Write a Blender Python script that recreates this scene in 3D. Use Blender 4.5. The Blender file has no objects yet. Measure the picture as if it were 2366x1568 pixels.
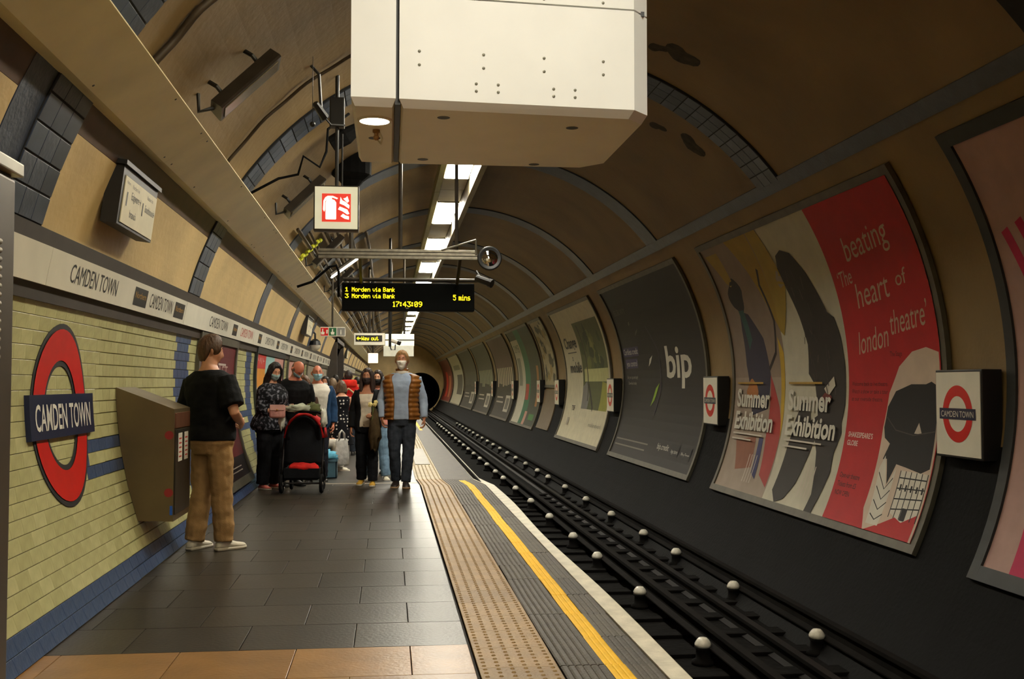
import bpy, bmesh, math, random
from mathutils import Vector, Matrix, Euler, noise

# ------------------------------------------------------------------ camera, world, exposure
SC = bpy.context.scene
COL = SC.collection
V = Vector
PI = math.pi
FPX = 2500.0                      # focal length in pixels of the 2366 x 1568 frame
CAMZ = 1.41
YAW = math.radians(6.48)
PITCH = math.radians(2.31)
cam_data = bpy.data.cameras.new('camera')
cam_data.sensor_width = 36.0
cam_data.lens = FPX / 2366.0 * 36.0
cam_data.clip_start = 0.05
cam_data.clip_end = 300
cam = bpy.data.objects.new('camera', cam_data)
COL.objects.link(cam)
cam.location = (0, 0, CAMZ)
cam.rotation_euler = (PI / 2 + PITCH, 0, -YAW)
SC.camera = cam
world = bpy.data.worlds.new('world')
SC.world = world
world.use_nodes = True
world.node_tree.nodes['Background'].inputs[0].default_value = (0.01, 0.01, 0.012, 1)
world.node_tree.nodes['Background'].inputs[1].default_value = 0.5
SC.view_settings.view_transform = 'Standard'
SC.view_settings.look = 'None'
SC.view_settings.gamma = 1
SC.view_settings.use_curve_mapping = False
SC.view_settings.exposure = 0.0
LAMP_STRENGTH = 70.0
LAMP_COLOR = (1.0, 0.94, 0.79)
random.seed(7)

# ------------------------------------------------------------------ helpers
_F = V((math.sin(YAW) * math.cos(PITCH), math.cos(YAW) * math.cos(PITCH), math.sin(PITCH)))
_Rt = V((math.cos(YAW), -math.sin(YAW), 0))
_U = _Rt.cross(_F)
def ray(px, py):
    return _F + _Rt * ((px - 1183) / FPX) + _U * ((784 - py) / FPX)
def atY(px, py, Y):
    """the place on the cross-section Y metres down the tunnel that the photograph shows at px, py"""
    d = ray(px, py); t = Y / d.y
    return V((0, 0, CAMZ)) + d * t
def atZ(px, py, z):
    d = ray(px, py); t = (z - CAMZ) / d.z
    return V((0, 0, CAMZ)) + d * t

def lin(c):
    return tuple(((x / 255) / 12.92 if x <= 10 else ((x / 255 + .055) / 1.055) ** 2.4) for x in c)

MATS = {}
def mat(name, rgb, rough=.6, metal=0.0, var=.12, scale=6.0, bump=0.0, bscale=40.0, emit=0.0, spec=.5, alpha=1.0, stretch=None):
    if name in MATS: return MATS[name]
    m = bpy.data.materials.new(name); m.use_nodes = True
    nt = m.node_tree; b = nt.nodes['Principled BSDF']
    c = lin(rgb)
    b.inputs['Roughness'].default_value = rough
    b.inputs['Metallic'].default_value = metal
    b.inputs['Specular IOR Level'].default_value = spec
    tc = nt.nodes.new('ShaderNodeTexCoord')
    src = tc.outputs['Object']
    if stretch:
        mp = nt.nodes.new('ShaderNodeMapping'); mp.inputs['Scale'].default_value = stretch
        nt.links.new(src, mp.inputs[0]); src = mp.outputs[0]
    if var > 0:
        nz = nt.nodes.new('ShaderNodeTexNoise'); nz.inputs['Scale'].default_value = scale
        nz.inputs['Detail'].default_value = 5
        nt.links.new(src, nz.inputs['Vector'])
        rp = nt.nodes.new('ShaderNodeValToRGB')
        lo = tuple(max(0, x * (1 - var * 1.6)) for x in c); hi = tuple(min(1, x * (1 + var)) for x in c)
        rp.color_ramp.elements[0].position = .3; rp.color_ramp.elements[0].color = (*lo, 1)
        rp.color_ramp.elements[1].position = .72; rp.color_ramp.elements[1].color = (*hi, 1)
        nt.links.new(nz.outputs['Fac'], rp.inputs[0])
        nt.links.new(rp.outputs[0], b.inputs['Base Color'])
    else:
        b.inputs['Base Color'].default_value = (*c, 1)
    if bump > 0:
        n2 = nt.nodes.new('ShaderNodeTexNoise'); n2.inputs['Scale'].default_value = bscale
        nt.links.new(src, n2.inputs['Vector'])
        bp = nt.nodes.new('ShaderNodeBump'); bp.inputs['Strength'].default_value = bump
        bp.inputs['Distance'].default_value = .02
        nt.links.new(n2.outputs['Fac'], bp.inputs['Height'])
        nt.links.new(bp.outputs[0], b.inputs['Normal'])
    if emit > 0:
        b.inputs['Emission Color'].default_value = (*c, 1)
        b.inputs['Emission Strength'].default_value = emit
    if alpha < 1:
        b.inputs['Alpha'].default_value = alpha
    MATS[name] = m
    return m

class MB:
    """collects faces of one mesh"""
    def __init__(s):
        s.v = []; s.f = []; s.m = []
    def add(s, vs, fs, m=0):
        o = len(s.v); s.v += [tuple(p) for p in vs]
        for f in fs:
            s.f.append(tuple(i + o for i in f)); s.m.append(m)
        return s
    def box(s, x0, x1, y0, y1, z0, z1, m=0):
        return s.add([(x0,y0,z0),(x1,y0,z0),(x1,y1,z0),(x0,y1,z0),(x0,y0,z1),(x1,y0,z1),(x1,y1,z1),(x0,y1,z1)],
                     [(0,3,2,1),(4,5,6,7),(0,1,5,4),(1,2,6,5),(2,3,7,6),(3,0,4,7)], m)
    def bbox(s, x0, x1, y0, y1, z0, z1, b=.01, m=0):
        """box with chamfered edges"""
        bm = bmesh.new(); bmesh.ops.create_cube(bm, size=1)
        for v in bm.verts:
            v.co = V(((x0+x1)/2 + v.co.x*(x1-x0), (y0+y1)/2 + v.co.y*(y1-y0), (z0+z1)/2 + v.co.z*(z1-z0)))
        bmesh.ops.bevel(bm, geom=bm.edges[:], offset=b, segments=2, affect='EDGES', profile=.6)
        bm.verts.index_update()
        s.add([v.co.copy() for v in bm.verts], [tuple(v.index for v in f.verts) for f in bm.faces], m)
        bm.free(); return s
    def tube(s, pts, r, n=8, m=0, caps=True, flat=None):
        pts = [V(p) for p in pts]; k = len(pts)
        rs = r if isinstance(r, (list, tuple)) else [r] * k
        rings = []; prev = None
        for i, p in enumerate(pts):
            t = (pts[min(i+1, k-1)] - pts[max(i-1, 0)]).normalized()
            if prev is None:
                a = V((0,0,1)) if abs(t.z) < .9 else V((1,0,0))
                nrm = (a - t * a.dot(t)).normalized()
            else:
                nrm = (prev - t * prev.dot(t))
                nrm = nrm.normalized() if nrm.length > 1e-6 else prev
            prev = nrm; bn = t.cross(nrm)
            q = rs[i]; ra, rb = (q if isinstance(q, (list, tuple)) else (q, q))
            rings.append([p + nrm * (ra * math.cos(2*PI*j/n)) + bn * (rb * math.sin(2*PI*j/n)) for j in range(n)])
        return s.loft(rings, m, caps)
    def loft(s, rings, m=0, caps=True, closed=True):
        n = len(rings[0]); vs = [p for r in rings for p in r]; fs = []
        for i in range(len(rings) - 1):
            for j in range(n if closed else n - 1):
                a = i*n + j; b = i*n + (j+1) % n
                fs.append((a, b, b + n, a + n))
        if caps:
            fs.append(tuple(range(n))[::-1]); fs.append(tuple(range(len(vs)-n, len(vs))))
        return s.add(vs, fs, m)
    def lathe(s, prof, c=(0,0,0), axis='z', n=16, m=0):
        rings = []
        for r, h in prof:
            ring = []
            for j in range(n):
                a = 2*PI*j/n; x, y = r*math.cos(a), r*math.sin(a)
                p = {'z': (x,y,h), 'y': (x,h,-y), 'x': (h,x,y)}[axis]
                ring.append(V(c) + V(p))
            rings.append(ring)
        return s.loft(rings, m)
    def ball(s, c, r, n=12, k=8, m=0):
        rx, ry, rz = r if isinstance(r, (list, tuple)) else (r, r, r)
        rings = []
        for i in range(k + 1):
            e = -PI/2 + PI*i/k; q = max(math.cos(e), .02)
            rings.append([(c[0]+rx*q*math.cos(2*PI*j/n), c[1]+ry*q*math.sin(2*PI*j/n), c[2]+rz*math.sin(e)) for j in range(n)])
        return s.loft(rings, m)
    def extrude(s, prof, ys, dz=None, m=0, closed=False, caps=True):
        """profile of (x, z) points swept down the tunnel through the stations ys"""
        rings = [[(x, y, z + (dz(y) if dz else 0)) for x, z in prof] for y in ys]
        return s.loft(rings, m, caps and closed, closed)
    def mesh(s, name, mats, smooth=False, fix=False):
        me = bpy.data.meshes.new(name)
        me.from_pydata(s.v, [], s.f)
        for q in (mats if isinstance(mats, (list, tuple)) else [mats]): me.materials.append(q)
        me.polygons.foreach_set('material_index', s.m)
        if smooth: me.polygons.foreach_set('use_smooth', [True] * len(s.f))
        if fix:
            bm = bmesh.new(); bm.from_mesh(me)
            bmesh.ops.recalc_face_normals(bm, faces=bm.faces[:]); bm.to_mesh(me); bm.free()
        me.update()
        return me
    def build(s, name, mats, parent=None, smooth=False, fix=True):
        return link(name, s.mesh(name, mats, smooth, fix), parent)

def link(name, me, parent=None):
    o = bpy.data.objects.new(name, me); COL.objects.link(o)
    if parent is not None: o.parent = parent
    return o
def tag(o, label=None, cat=None, group=None, kind=None):
    if label: o['label'] = label
    if cat: o['category'] = cat
    if group: o['group'] = group
    if kind: o['kind'] = kind
    return o
def thing(name, label, cat, loc=(0,0,0), rz=0, group=None):
    o = bpy.data.objects.new(name, None); COL.objects.link(o)
    o.location = loc; o.rotation_euler = (0, 0, rz); o.empty_display_size = .1
    return tag(o, label, cat, group)
def copy_tree(o, parent=None):
    c = o.copy(); COL.objects.link(c); c.parent = parent
    for ch in o.children: copy_tree(ch, c)
    return c

# ------------------------------------------------------------------ the tunnel's cross-section
XC, ZC, R = 1.35, 1.45, 3.44
Y0, Y1 = -7.0, 96.0
def cyl(a, Y, off=0.0):
    """a: degrees round the lining from the right-hand springing over the crown to the left"""
    t = math.radians(a)
    return V((XC + (R - off) * math.cos(t), Y, ZC + (R - off) * math.sin(t)))
DEG = math.degrees(1 / R)         # degrees per metre of arc
def fz(Y):                        # platform height: raised near part, ramp, lower far part
    return 0.0 if Y < 15.0 else (-.13 if Y > 17.5 else -.13 * (Y - 15.0) / 2.5)
RAMP = [15.0, 15.6, 16.25, 16.9, 17.5]
def slab(mb, a0, a1, y0, y1, o0, o1, m=0, da=3.0):
    """a curved board lying on the lining between angles a0..a1, y0..y1, offsets o0..o1 inwards"""
    n = max(1, int(abs(a1 - a0) / da + .5))
    rings = []
    for i in range(n + 1):
        a = a0 + (a1 - a0) * i / n
        rings.append([cyl(a, y0, o0), cyl(a, y1, o0), cyl(a, y1, o1), cyl(a, y0, o1)])
    mb.loft(rings, m)

# ------------------------------------------------------------------ flat print: shapes in (u, v) metres laid on a surface
def rect(u0, v0, u1, v1):
    return ([(u0,v0),(u1,v0),(u1,v1),(u0,v1)], [(0,1,2,3)])
def poly(*pts):
    return (list(pts), [tuple(range(len(pts)))])
def ellipse(cu, cv, ru, rv, n=28, a0=0, a1=2*PI):
    full = abs(a1 - a0 - 2*PI) < 1e-6
    k = n if full else n + 1
    return ([(cu + ru*math.cos(a0+(a1-a0)*i/n), cv + rv*math.sin(a0+(a1-a0)*i/n)) for i in range(k)], [tuple(range(k))])
def ringshape(cu, cv, r0, r1, n=48):
    vs = []; fs = []
    for i in range(n):
        a = 2*PI*i/n
        vs += [(cu+r0*math.cos(a), cv+r0*math.sin(a)), (cu+r1*math.cos(a), cv+r1*math.sin(a))]
        j = (i+1) % n
        fs.append((2*i, 2*i+1, 2*j+1, 2*j))
    return (vs, fs)
def stroke(pts, w):
    """a hand-drawn line of width w"""
    vs = []; fs = []
    for i, p in enumerate(pts):
        a = V(pts[max(i-1,0)]); b = V(pts[min(i+1,len(pts)-1)]); d = (b-a)
        d = d.normalized() if d.length > 0 else V((1,0)); nrm = V((-d.y, d.x)) * w / 2
        vs += [(p[0]+nrm.x, p[1]+nrm.y), (p[0]-nrm.x, p[1]-nrm.y)]
        if i: fs.append((2*i-2, 2*i-1, 2*i+1, 2*i))
    return (vs, fs)
_TX = {}
def text(s, u, v, h, w=None, shear=0.0, rot=0.0, align='l', bold=0.0):
    """lettering: baseline at u, v, capitals h high, squeezed to w wide if w is given"""
    key = (s, bold)
    if key not in _TX:
        c = bpy.data.curves.new('t', 'FONT'); c.body = s; c.size = 1; c.resolution_u = 3; c.offset = bold
        o = bpy.data.objects.new('t', c); COL.objects.link(o)
        bpy.context.view_layer.update()
        me = bpy.data.meshes.new_from_object(o.evaluated_get(bpy.context.evaluated_depsgraph_get()))
        vs = [(p.co.x, p.co.y) for p in me.vertices]; fs = [tuple(q.vertices) for q in me.polygons]
        bpy.data.objects.remove(o); bpy.data.curves.remove(c); bpy.data.meshes.remove(me)
        _TX[key] = (vs, fs)
    vs, fs = _TX[key]
    if not vs: return ([], [])
    x0 = min(p[0] for p in vs); x1 = max(p[0] for p in vs)
    sy = h / .73; sx = (w / (x1 - x0)) if w else sy
    W = (x1 - x0) * sx
    du = {'l': 0, 'c': -W/2, 'r': -W}[align]
    out = []
    for x, y in vs:
        a = (x - x0) * sx + du + y * sy * shear; b = y * sy
        out.append((u + a*math.cos(rot) - b*math.sin(rot), v + a*math.sin(rot) + b*math.cos(rot)))
    return (out, fs)
def put(mb, shape, mp, off, m, step=None):
    """lay a shape on a surface; curved surfaces are followed by cutting the shape every step metres of v"""
    vs, fs = shape
    if not vs: return
    if step:
        bm = bmesh.new()
        bv = [bm.verts.new((p[0], p[1], 0)) for p in vs]
        for f in fs:
            try: bm.faces.new([bv[i] for i in f])
            except ValueError: pass
        lo = min(p[1] for p in vs); hi = max(p[1] for p in vs)
        k = math.floor(lo / step) + 1
        while k * step < hi - 1e-4:
            bmesh.ops.bisect_plane(bm, geom=bm.verts[:] + bm.edges[:] + bm.faces[:], plane_co=(0, k*step, 0), plane_no=(0,1,0))
            k += 1
        bm.verts.index_update()
        vs = [(p.co.x, p.co.y) for p in bm.verts]; fs = [tuple(p.index for p in f.verts) for f in bm.faces]
        bm.free()
    mb.add([mp(u, v, off) for u, v in vs], fs, m)
def on_right(yl, a0):             # reading direction runs towards the camera on the right-hand wall
    return lambda u, v, off: cyl(a0 + v * DEG, yl - u, off)
def on_left(yl, a0):              # a0 is the angle of v = 0, counted on from 180 downwards up the wall
    return lambda u, v, off: cyl(a0 - v * DEG, yl + u, off)
def on_plane(o, eu, ev, en):
    o, eu, ev, en = V(o), V(eu), V(ev), V(en)
    return lambda u, v, off: o + eu*u + ev*v + en*off

# ------------------------------------------------------------------ materials
M_CREAM = mat('cream_paint', (202,175,122), .55, var=.10, scale=1.6, bump=.15, bscale=18)
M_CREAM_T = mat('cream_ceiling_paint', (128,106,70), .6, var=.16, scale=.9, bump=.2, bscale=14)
M_GREEN = mat('pale_green_tile', (190,187,136), .22, var=.06, scale=9, bump=.12, bscale=30)
M_GREEN2 = mat('pale_green_tile_b', (184,181,130), .25, var=.06, scale=9, bump=.12, bscale=30)
M_GREEN3 = mat('pale_green_tile_c', (197,194,143), .2, var=.06, scale=9, bump=.12, bscale=30)
M_BLUE = mat('blue_tile', (62,82,118), .28, var=.15, scale=8, bump=.12, bscale=30)
M_BLUED = mat('slate_blue_tile', (62,71,88), .35, var=.18, scale=7, bump=.12, bscale=30)
M_GROUT = mat('grout', (110,100,58), .9, var=.2, scale=12)
M_BROWN = mat('brown_tile', (82,58,40), .4, var=.15, scale=6)
M_DARKWALL = mat('black_paint', (11,11,12), .8, var=.3, scale=2.0, bump=.2, bscale=20, spec=.15)
M_CREAM_SHADED = mat('cream_paint_shaded', (136,112,70), .6, var=.14, scale=1.2, bump=.15, bscale=18)  # same cream darkened: the right wall's weaker light is put into the colour
M_BLACK = mat('black_metal', (20,20,20), .45, var=.2, scale=9)
M_RUBBER = mat('black_rubber', (18,18,18), .9, var=.2, scale=20, spec=.1)
M_STEEL = mat('brushed_steel', (134,120,98), .38, .75, var=.08, scale=8, stretch=(60,60,1.5), bump=.04, bscale=20)
M_STEELD = mat('dark_steel', (66,60,52), .4, .6, var=.15, scale=6)
M_GALV = mat('galvanised', (120,114,100), .42, .7, var=.2, scale=14)
M_WHITE = mat('white_enamel', (226,222,206), .3, var=.04, scale=4)
M_TRUNK = mat('cream_trunking', (228,216,172), .4, var=.08, scale=2.2)
M_RED = mat('red_enamel', (206,24,22), .3, var=.05, scale=6)
M_NAVY = mat('navy_enamel', (22,32,66), .3, var=.08, scale=6)
M_INK = mat('black_ink', (24,22,22), .5, var=.05)
# ------------------------------------------------------------------ structure: lining, walls, platform, track bed
ORD = ['first','second','third','fourth','fifth','sixth','seventh','eighth','ninth','tenth','eleventh','twelfth','thirteenth',
       'fourteenth','fifteenth','sixteenth','seventeenth','eighteenth','nineteenth','twentieth','twenty-first','twenty-second','twenty-third','twenty-fourth']
RIB_PITCH, RIB_W = 5.15, .62
RIBS = [6.05 + RIB_PITCH * k for k in range(-2, 18)]
PASS0, PASS1 = 36.6, 41.6        # passage in the left wall

def shell(name, a0, a1, spans, mats, thick=.12, split=None):
    mb = MB()
    for y0, y1 in spans:
        slab(mb, a0, a1, y0, y1, 0, -thick, 0)
    o = mb.build(name, mats)
    return tag(o, kind='structure')
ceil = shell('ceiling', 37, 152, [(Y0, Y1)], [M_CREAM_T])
wl_up = shell('wall_left', 152, 206.5, [(Y0, PASS0), (PASS1, Y1)], [M_GROUT])
mb = MB()
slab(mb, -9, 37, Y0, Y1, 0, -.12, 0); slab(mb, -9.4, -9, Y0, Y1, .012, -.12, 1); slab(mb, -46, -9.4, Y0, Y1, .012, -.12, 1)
wr = tag(mb.build('wall_right', [M_CREAM_SHADED, M_DARKWALL]), kind='structure')
# passage off the platform
mb = MB()
zt = cyl(159, 0).z
mb.box(-5.5, -1.72, PASS0 - .15, PASS0, -.3, zt + .2); mb.box(-5.5, -1.72, PASS1, PASS1 + .15, -.3, zt + .2)
mb.box(-5.5, -1.70, PASS0 - .15, PASS1 + .15, zt + .1, zt + .3); mb.box(-5.7, -5.5, PASS0 - .15, PASS1 + .15, -.3, zt + .3)
mb.box(-5.5, -1.7, PASS0 - .15, PASS1 + .15, -.35, -.14)
tag(mb.build('wall_passage', [mat('passage_paint', (58,50,44), .6)]), kind='structure')
mb = MB(); slab(mb, 152, 159, PASS0 - .01, PASS1 + .01, 0, -.12, 0)
tag(mb.build('wall_passage_lintel', [M_BROWN]), kind='structure')
# ends of the tunnel: headwall with the mouth of the running tunnel far off, plain wall behind the photographer
mb = MB(); n = 40; outer = []; inner = []
px, pz, pr = 2.75, .62, 1.72
for i in range(n):
    t = 2*PI*i/n
    outer.append((XC + R*1.03*math.cos(t), Y1, ZC + R*1.03*math.sin(t))); inner.append((px + pr*math.cos(t), Y1, pz + pr*math.sin(t)))
mb.loft([outer, inner], 0, caps=False)
mb.loft([inner, [(x, y + 12, z) for x, y, z in inner]], 1, caps=False)
mb.add([(x, y + 12, z) for x, y, z in inner], [tuple(range(n))], 1)
tag(mb.build('wall_end', [M_CREAM, M_DARKWALL]), kind='structure')
mb = MB(); mb.add([(x, Y0, z) for x, y, z in outer], [tuple(range(n))], 0)
tag(mb.build('wall_back', [M_CREAM]), kind='structure')

# ---- platform slab and floor tiles
M_FT = [mat('floor_tile_%d' % i, c, .38, var=.14, scale=5, bump=.10, bscale=45, spec=.35) for i, c in
        enumerate([(46,40,31), (42,37,29), (50,44,35)])]
M_TAN = [mat('tan_tile_%d' % i, c, .36, var=.14, scale=4, bump=.10, bscale=40, spec=.35) for i, c in enumerate([(148,108,60), (140,102,56), (156,116,66)])]
M_JOINT = mat('floor_joint', (32,28,22), .9, var=.2)
def far_floor():
    m = mat('floor_far', (48,42,33), .4, spec=.35, var=.14, scale=3)
    nt = m.node_tree; b = nt.nodes['Principled BSDF']
    br = nt.nodes.new('ShaderNodeTexBrick'); tc = nt.nodes.new('ShaderNodeTexCoord')
    br.inputs['Color1'].default_value = (*lin((48,42,33)), 1); br.inputs['Color2'].default_value = (*lin((44,39,31)), 1)
    br.inputs['Mortar'].default_value = (*lin((34,30,26)), 1); br.inputs['Scale'].default_value = 1
    br.inputs['Brick Width'].default_value = .6; br.inputs['Row Height'].default_value = .58; br.inputs['Mortar Size'].default_value = .006
    nt.links.new(tc.outputs['Object'], br.inputs['Vector']); nt.links.new(br.outputs[0], b.inputs['Base Color'])
    return m
XL, XT, XE = -1.78, .43, 1.46     # wall foot, tactile strip, platform edge
TILE_END = 5.9 + .58 * 17
ys_all = [Y0, 3.0, TILE_END] + [q for q in RAMP if q > TILE_END] + [Y1]
mb = MB()
mb.loft([[(XL - .3, y, fz(y) - .012), (XT, y, fz(y) - .012), (XE - .10, y, fz(y) - .014), (XE - .10, y, -1.1), (XL - .3, y, -1.1)] for y in ys_all], 0)
floor = mb.build('floor', [M_JOINT]); tag(floor, kind='structure')
mb = MB(); ys_f = [q for q in ys_all if q >= TILE_END]
mb.loft([[(XL, y, fz(y)), (XT - .004, y, fz(y)), (XT - .004, y, fz(y) - .012), (XL, y, fz(y) - .012)] for y in ys_f], 0)
mb.build('far_paving', [far_floor()], floor)
mb = MB()
mb.loft([[(XL, y, 0), (XT - .004, y, 0), (XT - .004, y, -.012), (XL, y, -.012)] for y in (Y0, 2.42)], 0)
mb.build('near_paving', [M_TAN[0]], floor)
_tm = {}
def floor_tile(x0, x1, y0, y1, m):
    g = .0018; w = round(x1 - x0 - 2*g, 3); l = round(y1 - y0 - 2*g, 3); k = (w, l, m.name)
    if k not in _tm:
        _tm[k] = MB().bbox(-w/2, w/2, -l/2, l/2, -.014, .002, .0025).mesh('floor_tile', m, fix=True)
    o = link('floor_tile', _tm[k], floor)
    yc = (y0 + y1)/2
    o.location = ((x0+x1)/2, yc, fz(yc) - .002)
    if yc > 15: o.rotation_euler.x = -math.atan(.13/2.5)
    else: o.rotation_euler.x = random.uniform(-.0012, .0012); o.rotation_euler.y = random.uniform(-.0015, .0015)
for r in range(-6, 17):
    ya = 5.9 + .58*r; off = .118 if r % 2 else -.182
    xs = [XT] + [off + .6*k for k in range(3, -6, -1) if XL + .02 < off + .6*k < XT - .02] + [XL]
    for a, b in zip(xs[1:], xs[:-1]):
        floor_tile(a, b, ya, ya + .58, random.choice(M_TAN if r < 0 else M_FT))
# pale strip across the platform where the ramp starts
mb = MB(); mb.box(-1.2, .42, 15.93, 16.05, -.06, fz(15.99) + .004)
tag(mb.build('trim_1', [mat('pale_strip', (150,138,118), .5)]), kind='structure')

# ---- tactile strip: blistered slabs
M_TACT = [mat('tactile_%d' % i, c, .55, var=.14, scale=5, bump=.2, bscale=60) for i, c in enumerate([(144,112,60), (136,105,55), (152,119,66)])]
M_TACTF = mat('tactile_far', (158,140,102), .55, var=.14, scale=5)
mb = MB()
tact = mb.add([(XT,Y0,-.012),(.85,Y0,-.012),(.85,3,-.012),(XT,3,-.012)], [(0,1,2,3)]).build('trim_2', [M_TACT[0]])
tag(tact, kind='structure')
tme = [MB().bbox(-.198, .198, -.199, .199, -.014, .002, .002).mesh('tactile_slab', m, fix=True) for m in M_TACT]
bump = MB()
yy = 3.0
while yy < 17.4:
    yc = yy + .2
    o = link('tactile_slab', random.choice(tme), tact); o.location = ((XT + .85)/2 + .005, yc, fz(yc) + (.0 if yc < 15 else .0))
    if 15 < yc < 17.5: o.rotation_euler.x = -math.atan(.13/2.5)
    for i in range(6):
        for j in range(6):
            x = XT + .04 + .0675*i + .006; y = yy + .033 + .0667*j; z = fz(y) + .002
            k = 6; r0, r1, h = .013, .007, .006
            vs = [(x + r0*math.cos(2*PI*q/k), y + r0*math.sin(2*PI*q/k), z) for q in range(k)] + \
                 [(x + r1*math.cos(2*PI*q/k), y + r1*math.sin(2*PI*q/k), z + h) for q in range(k)]
            bump.add(vs, [(q, (q+1) % k, (q+1) % k + k, q + k) for q in range(k)] + [tuple(range(k, 2*k))], 0)
    yy += .4
o = bump.build('blisters', [M_TACT[1]], tact, smooth=True, fix=False); tag(o, kind='stuff')
mb = MB()
mb.loft([[(XT + .002, y, fz(y)), (.85, y, fz(y)), (.85, y, fz(y) - .014), (XT + .002, y, fz(y) - .014)] for y in [17.4, 17.5, Y1]], 0)
for i in range(6):
    x = XT + .046 + .0675*i
    mb.loft([[(x - .012, y, fz(y)), (x, y, fz(y) + .006), (x + .012, y, fz(y))] for y in [17.45, 17.5, 60]], 0)
mb.build('far_slabs', [M_TACTF], tact)

# ---- platform edge: grooved slabs, yellow line, white nosing
M_EDGE = [mat('edge_slab_%d' % i, c, .6, var=.22, scale=7, bump=.25, bscale=50) for i, c in enumerate([(64,56,44), (57,50,40), (69,62,49)])]
M_YEL = mat('yellow_paint', (236,184,4), .6, var=.10, scale=5, bump=.15, bscale=50, spec=.2)
M_WHP = mat('white_line_paint', (208,202,184), .5, var=.13, scale=9, bump=.2, bscale=50)
def ridged(x0, x1, n, base=-.016, h=.005):
    p = []; w = (x1 - x0) / n
    for i in range(n):
        a = x0 + w*i
        p += [(a, -h), (a + w*.22, 0), (a + w*.78, 0), (a + w, -h)]
    return [(x0, base)] + p + [(x1, base)]
edge = MB().box(.86, 1.36, Y0, 3.0, -.05, -.012).build('trim_3', [M_EDGE[0]]); tag(edge, kind='structure')
def strip_mesh(name, x0, x1, n, L, m, h=.005):
    return MB().extrude(ridged(x0, x1, n, h=h), [-L/2 + .002, L/2 - .002], closed=True).mesh(name, m, fix=True)
L = .6
em_a = [strip_mesh('edge_slab', .852, 1.082, 6, L, m) for m in M_EDGE]
em_b = [strip_mesh('edge_slab', 1.182, 1.335, 4, L, m) for m in M_EDGE]
ym = strip_mesh('yellow_slab', 1.082, 1.182, 3, L, M_YEL, .003)
def place(me, name, y, z=None):
    o = link(name, me, edge); o.location = (random.uniform(-.004, .004), y, fz(y) + .002)
    if 15 < y < 17.5: o.rotation_euler.x = -math.atan(.13/2.5)
    o.rotation_euler.z = random.uniform(-.006, .006)
yy = 3.3
while yy < 17.5:
    place(random.choice(em_a), 'edge_slab', yy); place(random.choice(em_b), 'edge_slab', yy)
    if yy < 16.8: place(ym, 'yellow_slab', yy)
    else: place(strip_mesh('edge_slab', 1.082, 1.182, 3, L, M_EDGE[0]), 'edge_slab', yy)
    wb = lambda q: .014*math.sin(q*1.1) + .010*math.sin(q*.43 + 1)
    wm = MB().loft([[(1.337, y, -.03), (1.337, y, .003), (1.45 + wb(yy+y), y, .003), (1.462 + wb(yy+y), y, -.006), (1.462 + wb(yy+y), y, -.09), (1.337, y, -.09)] for y in (-.299, 0, .299)], 0)
    o = wm.build('white_slab', [M_WHP], edge); o.location = (0, yy, fz(yy) + .002)
    if 15 < yy < 17.5: o.rotation_euler.x = -math.atan(.13/2.5)
    yy += .6
mb = MB(); ya = yy - .3
mb.extrude([(.852,-.02),(.852,0),(1.337,0),(1.337,-.02)], [ya, Y1], fz, 0, True)
mb.build('far_edge_slabs', [M_EDGE[0]], edge)
mb = MB(); mb.extrude([(1.0,-.01),(1.0,.004),(1.10,.004),(1.10,-.01)], [19.9, 60], fz, 0, True); mb.box(.98, 1.34, 18.5, 18.62, -.15, -.13 + .004)
mb.build('yellow_line', [M_YEL], edge)
mb = MB(); mb.extrude([(1.345,-.09),(1.345,.003),(1.45,.003),(1.462,-.006),(1.462,-.09)], [ya, Y1], fz, 0, True)
mb.build('white_nosing', [M_WHP], edge)
mb = MB(); mb.bbox(.5, .78, 20.6, 25.5, -.15, -.13 + .012, .004)
tag(mb.build('access_cover', [mat('cover_plate', (112,104,86), .5, var=.2)]), 'dull grey plate let into the tactile strip beside the walking man', 'cover plate')

# ---- track bed
mb = MB()
mb.box(1.30, 4.3, Y0, Y1 + 10, -1.25, -1.0, 0)
tag(mb.build('floor_track_bed', [mat('track_bed', (14,12,11), .95, spec=.1, var=.35, scale=3, bump=.6, bscale=9)]), kind='structure')
mb = MB(); mb.box(XE - .11, XE - .09, Y0, Y1, -1.05, -.05)
tag(mb.build('wall_platform_edge', [M_DARKWALL]), kind='structure')

# ---- left wall tiles
TH, TW = .0884, .2
A_FOOT = 180 + 24.9
def tile_color(r, y):
    if r < 2: return 3
    for q in RIBS:
        if q > 8 and abs(y - q) < RIB_W/2 + .02: return 3
    if r in (9, 11) and (7.65 < y < 10.9 or 14.95 < y < 16.1): return 3
    return random.choice((0,0,1,1,2))
TM = [M_GREEN, M_GREEN2, M_GREEN3, M_BLUE]
NROW = 22
tile_me = [MB().bbox(-.0994, .0994, -.0425, .0425, 0, .009, .0022).mesh('wall_tile', m, fix=True) for m in TM]
tile_hm = [MB().bbox(-.048, .048, -.0425, .0425, 0, .009, .0022).mesh('wall_tile', m, fix=True) for m in TM]
rest = MB(); n_single = 0
def tile_frame(a, y):
    t = math.radians(a)
    inn = V((-math.cos(t), 0, -math.sin(t))); up = V((math.sin(t), 0, -math.cos(t)))
    return cyl(a, y, .001), V((0,1,0)), up, inn
POSTERS_L = [(11.95, 14.85), (17.0, 21.4), (22.3, 26.5), (27.5, 31.6), (32.6, 36.2)]
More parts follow.
